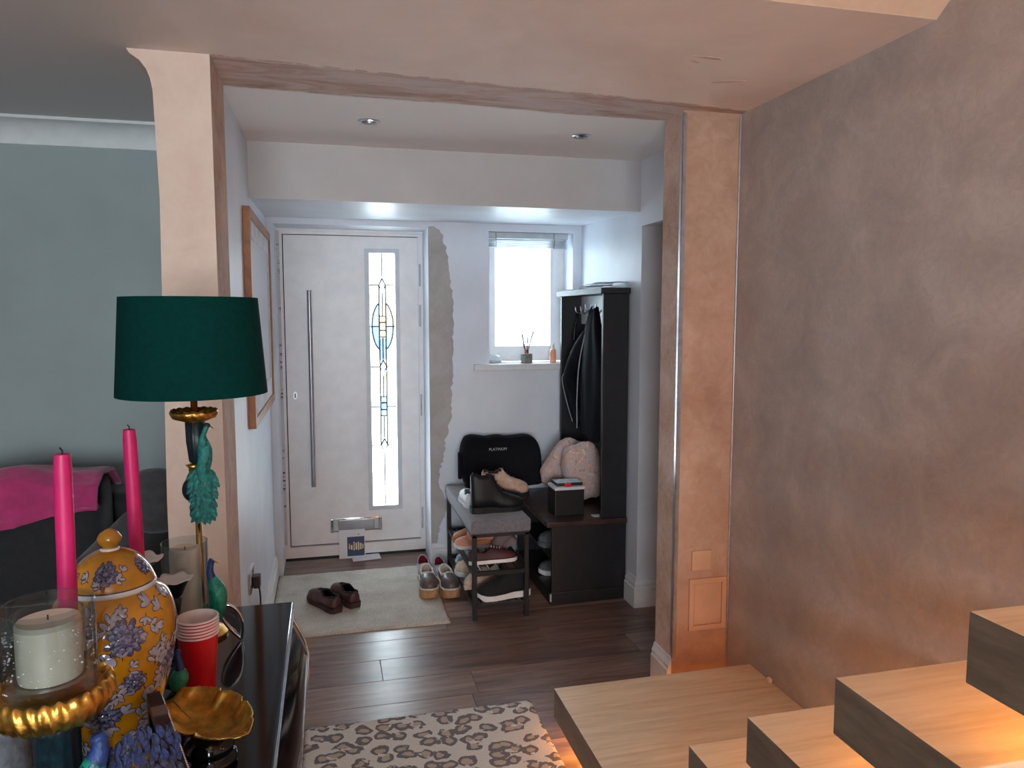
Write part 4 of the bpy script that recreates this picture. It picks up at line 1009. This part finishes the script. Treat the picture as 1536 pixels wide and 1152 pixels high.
# ------------------------------------------------------------------ hurricane candle on peacock holder
hx, hy = -.333, 1.80
hh_ = thing('peacock_candle_holder', 'green scalloped candle holder with a blue peacock figure on its rim', 'candle holder', (hx, hy, T))
bm = Bm(); lathe(bm, [(.040, T), (.042, T+.006), (.018, T+.02), (.014, T+.05), (.022, T+.075), (.055, T+.090), (.061, T+.105), (.055, T+.106), (.048, T+.098), (.01, T+.096)], 72, (hx, hy, 0), lambda r, z, a: (r*(1+(.07*abs(math.sin(6*a)) if r > .04 and z > T+.05 else 0)), z+(.006*abs(math.sin(6*a)) if r > .05 and z > T+.05 else 0))); obj('scalloped_dish', bm, 'peacock_green', hh_, True)
bm = Bm(); tube(bm, spline([(hx+.050, hy-.035, T+.085), (hx+.066, hy-.036, T+.115), (hx+.074, hy-.036, T+.155), (hx+.066, hy-.034, T+.190), (hx+.060, hy-.034, T+.205)], 18), [.013+.007*math.sin(PI*i/17) - .008*max(0, (i-10)/7) for i in range(18)], 14); pk2 = obj('peacock_body', bm, 'peacock_green', hh_, True)
bm = Bm(); tube(bm, spline([(hx+.063, hy-.034, T+.195), (hx+.058, hy-.034, T+.215), (hx+.061, hy-.034, T+.236), (hx+.065, hy-.034, T+.243)], 14), [.0105, .010, .0095, .009, .0085, .008, .0075, .007, .007, .007, .0075, .008, .0075, .004], 12); obj('neck', bm, 'peacock_blue', pk2, True)
bm = Bm(); tube(bm, [(hx+.069, hy-.034, T+.240), (hx+.078, hy-.034, T+.234)], [.003, .0006], 6); obj('beak', bm, 'gold', pk2)
gt = thing('hurricane_glass', 'clear glass cylinder around the white pillar candle', 'glass', (hx, hy, T+.108))
def cyl_shell(R, r2, z0, z1, floor_t, cx_, cy_, seg=48):
    bm = Bm(); lathe(bm, [(R, z0), (R, z1), (r2, z1), (r2, z0+floor_t), (.002, z0+floor_t)], seg, (cx_, cy_, 0)); return bm
obj('cylinder', (lambda: (lambda b_: b_)(cyl_shell(.050, .0485, T+.107, 1.060, .003, hx, hy)))(), 'clear_glass', gt, 'auto')
pcn = thing('pillar_candle', 'white pillar candle inside the tall glass cylinder', 'candle', (hx, hy, T+.11))
bm = Bm(); lathe(bm, [(.033, T+.1105), (.0335, T+.12), (.0335, 1.040), (.031, 1.046), (.024, 1.043), (.004, 1.040)], 36, (hx, hy, 0)); obj('wax', bm, 'cream_wax', pcn, 'auto')
obj('candle_wick', tube(Bm(), [(hx, hy, 1.038), (hx+.001, hy, 1.048)], .0012, 5), 'wick', pcn)
# ------------------------------------------------------------------ red cups
ux, uy = -.277, 1.60
NC = 6
for k in range(NC):
    z = T+.0005+k*.0066
    lab = 'red party cup at the bottom of the nested stack, its red side showing' if k == 0 else ('topmost cup of the nested red cup stack, pale inside showing' if k == NC-1 else 'party cup nested in the red cup stack with only its pale rim showing')
    o = thing('party_cup', lab, 'cup', (ux, uy, z), 'nested stack of red party cups')
    H_ = .144; r0, r1 = .0290, .0395
    bm = Bm(); lathe(bm, [(r0, z), (r1, z+H_), (r1-.0006, z+H_), (r0-.0006, z+.0008)], 40, (ux, uy, 0)); wl_ = obj('cup_wall', bm, ['red_plastic', 'cup_white'], o, 'auto')
    for p in wl_.data.polygons:
        c_ = p.center; 
        if (p.normal.x*c_.x+p.normal.y*c_.y) < 0 or p.normal.z > .5: p.material_index = 1
    bm = Bm(); lathe(bm, [(r1-.0008, z+H_-.0036), (r1+.0014, z+H_-.0034), (r1+.0026, z+H_-.0018), (r1+.0018, z+H_), (r1-.001, z+H_+.0004)], 40, (ux, uy, 0), cap0=False, cap1=False); obj('rim', bm, 'cup_white', o, 'auto')
# ------------------------------------------------------------------ ginger jar
jx, jy = -.372, 1.37
jar = thing('ginger_jar', 'yellow porcelain ginger jar painted with lilac flowers and a domed lid', 'jar', (jx, jy, T))
jp = spline([(.056, T), (.058, T+.012), (.055, T+.035), (.060, T+.075), (.074, T+.13), (.090, T+.19), (.099, T+.245), (.098, T+.285), (.086, T+.320), (.064, T+.338), (.052, T+.345)], 44)
bm = Bm(); lathe(bm, jp, 64, (jx, jy, 0)); jb = obj('body', bm, 'ochre_glaze', jar, True)
bm = Bm(); lathe(bm, [(.0575, T+.0005), (.0592, T+.012), (.0575, T+.017), (.0570, T+.0168)], 64, (jx, jy, 0), cap0=False, cap1=False); obj('foot_band', bm, 'white_glaze', jb, True)
lidp = spline([(.0675, T+.333), (.0690, T+.342), (.066, T+.352), (.058, T+.368), (.044, T+.385), (.026, T+.396), (.014, T+.400)], 26)
bm = Bm(); lathe(bm, [(.052, T+.336)]+lidp, 64, (jx, jy, 0)); jl = obj('lid', bm, 'ochre_glaze', jar, True)
bm = Bm(); lathe(bm, [(.0645, T+.3315), (.0690, T+.3325), (.0700, T+.3385), (.0692, T+.3425), (.0680, T+.3425)], 64, (jx, jy, 0), cap0=False, cap1=False); obj('rim_band', bm, 'white_glaze', jl, True)
bm = Bm(); lathe(bm, [(.0692, T+.3428), (.0698, T+.3436), (.0688, T+.3448)], 64, (jx, jy, 0), cap0=False, cap1=False); obj('ink_line', bm, 'motif_ink', jl, True)
bm = Bm(); lathe(bm, [(.0135, T+.399), (.0145, T+.402), (.011, T+.405), (.018, T+.413), (.0195, T+.420), (.015, T+.428), (.006, T+.434), (.001, T+.436)], 32, (jx, jy, 0)); obj('knob', bm, 'ochre_glaze', jl, True)
bm = Bm(); lathe(bm, [(.0150, T+.398), (.0158, T+.401), (.0140, T+.4035)], 32, (jx, jy, 0), cap0=False, cap1=False); obj('knob_band', bm, 'white_glaze', jl, True)
# painted decoration follows the glaze
def surf(prof):
    zs = [p[1] for p in prof]
    def f(th, z, off):
        z = min(max(z, zs[0]), zs[-1])
        for (r0, z0), (r1, z1) in zip(prof, prof[1:]):
            if z0 <= z <= z1:
                r = r0+(r1-r0)*((z-z0)/(z1-z0) if z1 > z0 else 0); nz = -(r1-r0)/max(1e-6, z1-z0); break
        nn = Vector((1, 0, nz)).normalized()
        return Vector((jx+(r+off*nn.x)*math.cos(th), jy+(r+off*nn.x)*math.sin(th), z+off*nn.z)), r
    return f
class Paint:
    def __init__(s, prof): s.f = surf(prof); s.b = {}
    def poly(s, mat, th, z, pts, off):
        bm = s.b.setdefault(mat, Bm()); P0, r = s.f(th, z, 0); n = len(pts)
        cxp = sum(p[0] for p in pts)/n; czp = sum(p[1] for p in pts)/n
        c_ = bm.verts.new(s.f(th+cxp/r, z+czp, off*1.6+.0004)[0])
        ring = [bm.verts.new(s.f(th+p[0]/r, z+p[1], off)[0]) for p in pts]
        for k in range(n): bm.faces.new((c_, ring[k], ring[(k+1) % n]))
    def petal(s, mat, th, z, x0, y0, ang, L, W, off):
        out_ = []
        for t, wv in ((0, .12), (.3, .75), (.6, 1), (.85, .75), (1, .0), (.85, -.75), (.6, -1), (.3, -.75), (0, -.12)):
            a, c_ = t*L, wv*W/2; out_.append((x0+a*math.cos(ang)-c_*math.sin(ang), y0+a*math.sin(ang)+c_*math.cos(ang)))
        s.poly(mat, th, z, out_, off)
    def both(s, mat, th, z, x0, y0, ang, L, W, off):
        s.petal('motif_ink', th, z, x0-.0008*math.cos(ang), y0-.0008*math.sin(ang), ang, L+.0020, W+.0022, off); s.petal(mat, th, z, x0, y0, ang, L, W, off+.0003)
    def flower(s, th, z, R, seed):
        g = random.Random(seed)
        for ring_, (n, rr_, L, mt) in enumerate(((13, .42, .58, 'motif_slate'), (11, .26, .50, 'motif_lilac'), (8, .12, .42, 'motif_slate'), (5, .0, .30, 'motif_lilac'))):
            for k in range(n):
                a = 2*PI*k/n+g.uniform(-.15, .15)+ring_
                s.both(mt, th, z, R*rr_*math.cos(a), R*rr_*math.sin(a), a, R*L*g.uniform(.85, 1.1), R*.30, .0006+ring_*.0006)
    def branch(s, th, z, a0, n, L, seed):
        g = random.Random(seed); x = y_ = 0; a = a0
        for k in range(n):
            nx, ny = x+L*.55*math.cos(a), y_+L*.55*math.sin(a)
            s.petal('motif_ink', th, z, x, y_, a, L*.6, .0016, .0005)
            for sd_ in (-1, 1): s.both('motif_pale', th, z, nx, ny, a+sd_*g.uniform(.6, .95), L*g.uniform(.8, 1.05), L*.42, .0006)
            x, y_ = nx, ny; a += g.uniform(-.35, .35)
        s.both('motif_pale', th, z, x, y_, a, L, L*.42, .0006)
    def done(s, par):
        for mt, bm in s.b.items(): obj('painted_flowers', bm, mt, par)['kind'] = 'stuff'
P1 = Paint(jp); FR = -PI/2   # side facing the room
for th, dz, R in ((FR-.60, .262, .034), (FR+.42, .275, .032), (FR-.02, .14, .028), (FR+.55, .195, .020), (FR-.85, .13, .026), (FR+1.3, .2, .03), (FR-1.5, .25, .03), (FR+2.2, .26, .032), (FR+3.1, .2, .032), (FR+1.1, .085, .02)): P1.flower(th, T+dz, R, int(th*100))
for th, dz, a, n, L in ((FR-.25, .235, -1.35, 4, .020), (FR-.05, .262, -.9, 2, .020), (FR+.05, .305, 2.6, 2, .018), (FR+.75, .29, -.4, 2, .018), (FR-.2, .20, -.5, 2, .018), (FR+.30, .17, .8, 3, .016), (FR+.28, .10, -.6, 3, .016), (FR-.45, .11, .5, 2, .018), (FR+.8, .14, 1.2, 3, .016), (FR+.62, .06, 1.9, 2, .014), (FR-.9, .2, 1.2, 3, .018), (FR+1.0, .26, -1.6, 3, .018), (FR-.6, .305, 1.2, 1, .016), (FR+1.6, .28, -1.4, 3, .018), (FR-.1, .06, .2, 2, .016), (FR+.2, .31, .3, 2, .014)): P1.branch(th, T+dz, a, n, L, int(dz*1000))
gq = random.Random(21)
for k in range(64): P1.branch(FR+gq.uniform(-1.3, 1.3), T+gq.uniform(.05, .325), gq.uniform(0, 6.28), gq.choice((1, 2, 2)), gq.uniform(.013, .019), k+50)
P1.done(jb)
P2 = Paint(lidp)
P2.flower(FR+.12, T+.372, .018, 5); P2.flower(FR-1.2, T+.366, .014, 6); P2.flower(FR+1.3, T+.372, .014, 8)
for th, dz, a, n in ((FR+.05, .350, 2.4, 2), (FR+.3, .358, .4, 2), (FR+.1, .350, 1.6, 1), (FR-.3, .362, 2.6, 2), (FR+.5, .37, .8, 1), (FR-.9, .355, 1.2, 2)): P2.branch(th, T+dz, a, n, .010, int(dz*1000)+3)
P2.done(jl)
# ------------------------------------------------------------------ glass candle jar on a tall gilt stand
gx, gy, gz = -.345, 1.0, 1.110
cs_ = thing('peacock_pillar_stand', 'tall dark candle stand with ruffled gold plate and a peacock below', 'candle holder', (gx, gy, T))
bm = Bm(); lathe(bm, spline([(.018, gz-.030), (.044, gz-.030), (.060, gz-.024), (.0685, gz-.010), (.0690, gz+.004), (.064, gz+.012), (.057, gz+.008), (.053, gz+.003), (.003, gz+.001)], 26), 200, (gx, gy, 0), lambda r, z, a: (r*(1+(.012*math.sin(13*a+(z-gz)*60+1.5*math.sin(3*a))+.012*math.sin(37*a+(z-gz)*140+2*math.sin(5*a))+.012*math.sin(6*a))*min(1, max(0, (r-.05)/.010))), z+(.0022*math.sin(26*a) if r > .058 else 0))); obj('ruffled_plate', bm, 'gold', cs_, True)
bm = Bm(); lathe(bm, [(.050, T), (.052, T+.012), (.036, T+.026), (.024, T+.05), (.022, gz-.05), (.026, gz-.045), (.020, gz-.029)], 40, (gx, gy, 0), lambda r, z, a: (r*(1+.04*math.sin(12*a)), z)); obj('column', bm, 'ink_blue', cs_, True)
bm = Bm(); tube(bm, spline([(gx+.030, gy-.030, T+.06), (gx+.036, gy-.040, T+.12), (gx+.038, gy-.042, T+.18), (gx+.048, gy-.036, T+.23), (gx+.055, gy-.032, T+.255)], 20), [.018+.019*math.sin(PI*min(1, i/15))-.006*max(0, i-14)/5 for i in range(20)], 16); pk3 = obj('peacock_body', bm, 'peacock_green', cs_, True)
bm = Bm(); tube(bm, spline([(gx+.052, gy-.034, T+.245), (gx+.060, gy-.030, T+.268), (gx+.056, gy-.030, T+.285)], 12), [.015, .014, .013, .012, .011, .0105, .010, .0095, .009, .0095, .009, .005], 12); obj('neck', bm, 'peacock_blue', pk3, True)
for nm, mt, rows in (('tail_crest', 'tail_blue', range(0, 4)), ('tail', 'peacock_tail', range(4, 24))):
    bm = Bm(); rr = random.Random(9)
    for row in rows:
        for k in range(11):
            a = (k+rr.uniform(-.4, .4))/10; z = T+.272-row*.0105-.020*(a-.55)**2*4
            feather(bm, (gx+.062+a*(.068+.0006*row)+rr.uniform(-.002, .002), gy-.008+a*.035-.016*math.sin(PI*a)+rr.uniform(-.003, .003), z), (.5*(a-.4)+rr.uniform(-.3, .3), -.10, -1), (.3*(a-.5), -1, .25), .019, .0048)
    o = obj(nm, bm, mt, pk3); o['kind'] = 'stuff'
gj = thing('glass_candle_jar', 'thick clear seeded glass jar holding a cream candle on the gold plate', 'candle jar', (gx, gy, gz+.005))
bm = Bm(); lathe(bm, [(.047, gz+.0055), (.052, gz+.010), (.0525, gz+0.1140), (.0510, gz+0.1155), (.0490, gz+0.1140), (.0480, gz+.022), (.002, gz+.020)], 64, (gx, gy, 0)); obj('jar', bm, 'clear_glass', gj, 'auto')
bm = Bm(); rr = random.Random(11)
for k in range(150):
    a = rr.uniform(0, 2*PI); z = gz+.026+.075*rr.random()**.8*.85; r = rr.uniform(.0006, .0016)
    bmesh.ops.create_icosphere(bm, subdivisions=1, radius=r, matrix=Matrix.Translation((gx+.0475*math.cos(a), gy+.0475*math.sin(a), z)))
o = obj('glass_seeds', bm, 'white_glaze', gj); o['kind'] = 'stuff'
bm = Bm(); lathe(bm, [(.039, gz+.0215), (.040, gz+.026), (.040, gz+0.1040), (.0385, gz+0.1040), (.0375, gz+0.0900), (.003, gz+0.0890)], 48, (gx, gy, 0)); obj('inner_glass', bm, 'clear_glass', gj, 'auto')
ic = thing('cream_candle', 'cream wax candle inside the seeded glass jar', 'candle', (gx, gy, gz+.022))
bm = Bm(); lathe(bm, [(.035, gz+.0225), (.0362, gz+.030), (.0362, gz+0.0920), (.034, gz+0.0950), (.003, gz+0.0940)], 40, (gx, gy, 0)); obj('wax', bm, 'cream_wax', ic, 'auto')
obj('candle_wick', tube(Bm(), [(gx, gy, gz+0.0930), (gx, gy, gz+0.1000)], .001, 5), 'wick', ic)
# pale ornament at the table edge
po = thing('pale_ornament', 'pale grey rough ornament at the foot of the dark candle stand', 'ornament', (-.435, 1.06, T))
bm = Bm(); lathe(bm, spline([(.03, T), (.034, T+.05), (.038, T+.12), (.040, T+.20), (.034, T+.26), (.016, T+.285)], 20), 28, (-.435, 1.06, 0), lambda r, z, a: (r*(1+.05*noise.noise((math.cos(a)*3, math.sin(a)*3, z*30))), z)); obj('body', bm, 'pale_ornament', po, True)
bm = Bm(); lathe(bm, [(.036, T), (.038, T+.01), (.034, T+.02)], 28, (-.435, 1.06, 0)); obj('foot', bm, 'ink_blue', po)
# ------------------------------------------------------------------ gold leaf dish with a small peacock
ld = thing('leaf_dish', 'gold leaf shaped dish on black foot with a small green peacock on its stem', 'dish', (-.224, 1.358, T))
c0 = Vector((-.296, 1.43, .876)); c1 = Vector((-.152, 1.285, .868)); ax = (c1-c0); LL = ax.length; ax.normalize(); sd = Vector((0, 0, 1)).cross(ax).normalized()
bm = Bm(); nu, nv = 40, 16; G = []
for i in range(nu+1):
    u = i/nu; wv = .062*math.sin(PI*(u*.93+.035))**.62*(1 if u < .5 else (1-.12*(u-.5)))
    notch = 1-.16*max(0, math.sin(u*PI*7))**10
    r = []
    for j in range(-nv, nv+1):
        v = j/nv; k = notch if abs(v) > .6 else 1
        p = c0+ax*(LL*u+.010*(1-abs(v))*(u-.5))+sd*wv*v*k
        dish = -.034*math.sin(PI*min(1, u*.9+.08))*(1-v*v)-.002*math.cos(u*120+abs(v)*14)*abs(v)**.5*.5
        p.z += dish + (.010*v*v if v > 0 else -.004*v*v)
        r.append(bm.verts.new(p))
    G.append(r)
for i in range(nu):
    for j in range(2*nv): bm.faces.new((G[i][j], G[i+1][j], G[i+1][j+1], G[i][j+1]))
lo = obj('leaf', bm, 'gold_leaf', ld, True); md = lo.modifiers.new('thickness', 'SOLIDIFY'); md.thickness = .0025
obj('leaf_rib', tube(Bm(), [c0+ax*LL*t+Vector((0, 0, -.034*math.sin(PI*min(1, t*.9+.08))+.001)) for t in [k/12 for k in range(13)]], .0018, 6), 'gold', lo, True)
mid = (c0+c1)/2
bm = Bm(); lathe(bm, spline([(.045, T), (.048, T+.010), (.040, T+.022), (.044, T+.035), (.034, T+.052), (.012, T+.060)], 20), 36, (mid.x, mid.y, 0)); obj('foot', bm, 'black_gloss', ld, True)
pz = Vector((-.288, 1.452, .878))
bm = Bm(); ellipsoid(bm, pz+Vector((0, 0, .018)), (.0165, .0165, .0235), 18, 12, Matrix.Rotation(.25, 4, 'Y')); p4 = obj('peacock_body', bm, 'peacock_green', ld, True)
bm = Bm(); tube(bm, spline([tuple(pz+Vector((.002, 0, .030))), tuple(pz+Vector((.002, 0, .048))), tuple(pz+Vector((-.001, 0, .066))), tuple(pz+Vector((.002, 0, .076)))], 12), [.011, .0098, .0085, .0075, .0066, .006, .0055, .0053, .0055, .0058, .005, .002], 12); obj('neck', bm, 'peacock_blue', p4, True)
# ------------------------------------------------------------------ standing photo frame with beaded edge, seen along its edge
pf = thing('photo_frame', 'dark standing photo frame with silver beaded edge beside the leaf dish', 'photo frame', (-.29, 1.25, T))
f0, f1 = Vector((-.300, 1.310, .945)), Vector((-.212, 1.06, .945))
fd = (f1-f0).normalized(); fs = Vector((-fd.y, fd.x, 0)); FLn = (f1-f0).length
MF = Matrix(((fd.x, fs.x, 0, f0.x), (fd.y, fs.y, 0, f0.y), (0, 0, 1, T), (0, 0, 0, 1)))
bm = Bm(); FH = .165
for a in ((0, FLn, 0, .02), (0, FLn, FH-.02, FH), (0, .02, .02, FH-.02), (FLn-.02, FLn, .02, FH-.02)): box(bm, a[0], a[1], -.011, .009, a[2]+.0005, a[3], MF)
obj('frame', bm, 'frame_dark', pf)
bm = Bm(); box(bm, .02, FLn-.02, -.004, .003, .02, FH-.02, MF); obj('back_board', bm, 'bean_black', pf)
bm = Bm()
for k in range(44):
    t = .008+(FLn-.012)*k/43; bmesh.ops.create_icosphere(bm, subdivisions=1, radius=.0024, matrix=Matrix.Translation(MF @ Vector((t, .0105, FH-.004))))
obj('bead_edging', bm, 'chrome', pf, True)
bm = Bm(); box(bm, .055, .085, -.012, .010, FH-.003, FH+.002, MF); obj('clasp', bm, 'steel', pf)
# ------------------------------------------------------------------ silver teardrop ornament
td = thing('teardrop_ornament', 'silver teardrop loop ornament with mirrored inside beside the red cups', 'ornament', (-.235, 1.86, T))
def drop(cx_, cy_, zb, Hh, Wd, n=40):
    out_ = []
    for k in range(n+1):
        a = 2*PI*k/n; s = math.sin(a/2)
        out_.append(Vector((cx_+Wd*math.sin(a)*s**1.0*.8+.030*(1-math.cos(a))*-.5, cy_+.012*math.cos(a), zb+Hh*(1-math.cos(a))/2)))
    return out_
o1 = drop(-.226, 1.862, T+.0045, .098, .034); o2 = drop(-.230, 1.875, T+.010, .066, .022)
obj('outer_loop', tube(Bm(), o1, .0042, 8), 'chrome', td, True)
obj('inner_loop', tube(Bm(), o2, .0034, 8), 'chrome', td, True)
bm = Bm(); ring_ = [bm.verts.new(p+Vector((0, .002, 0))) for p in o1[:-1]]; bm.faces.new(ring_)
bmesh.ops.solidify(bm, geom=bm.faces[:], thickness=.002)
obj('mirror_plate', bm, 'chrome', td)

# ------------------------------------------------------------------ unseen lamp added upstairs to warm the stairwell
pn = thing('stairwell_fill_lamp', 'unseen white globe lamp added to warm the upper stairwell', 'lamp', (1.1, -.6, 3.9))
bm = Bm(); ellipsoid(bm, (1.1, -.6, 3.9), (.11, .11, .11), 20, 14); 
pm('globe', (255, 214, 170), .5, var=0, emis=(255, 206, 160), es=30)
obj('globe', bm, 'globe', pn, True)
obj('cord', tube(Bm(), [(1.1, -.6, 4.0), (1.1, -.6, UP)], .004, 6), 'paper', pn)

for o in bpy.data.objects:
    if '_w' in o: del o['_w']
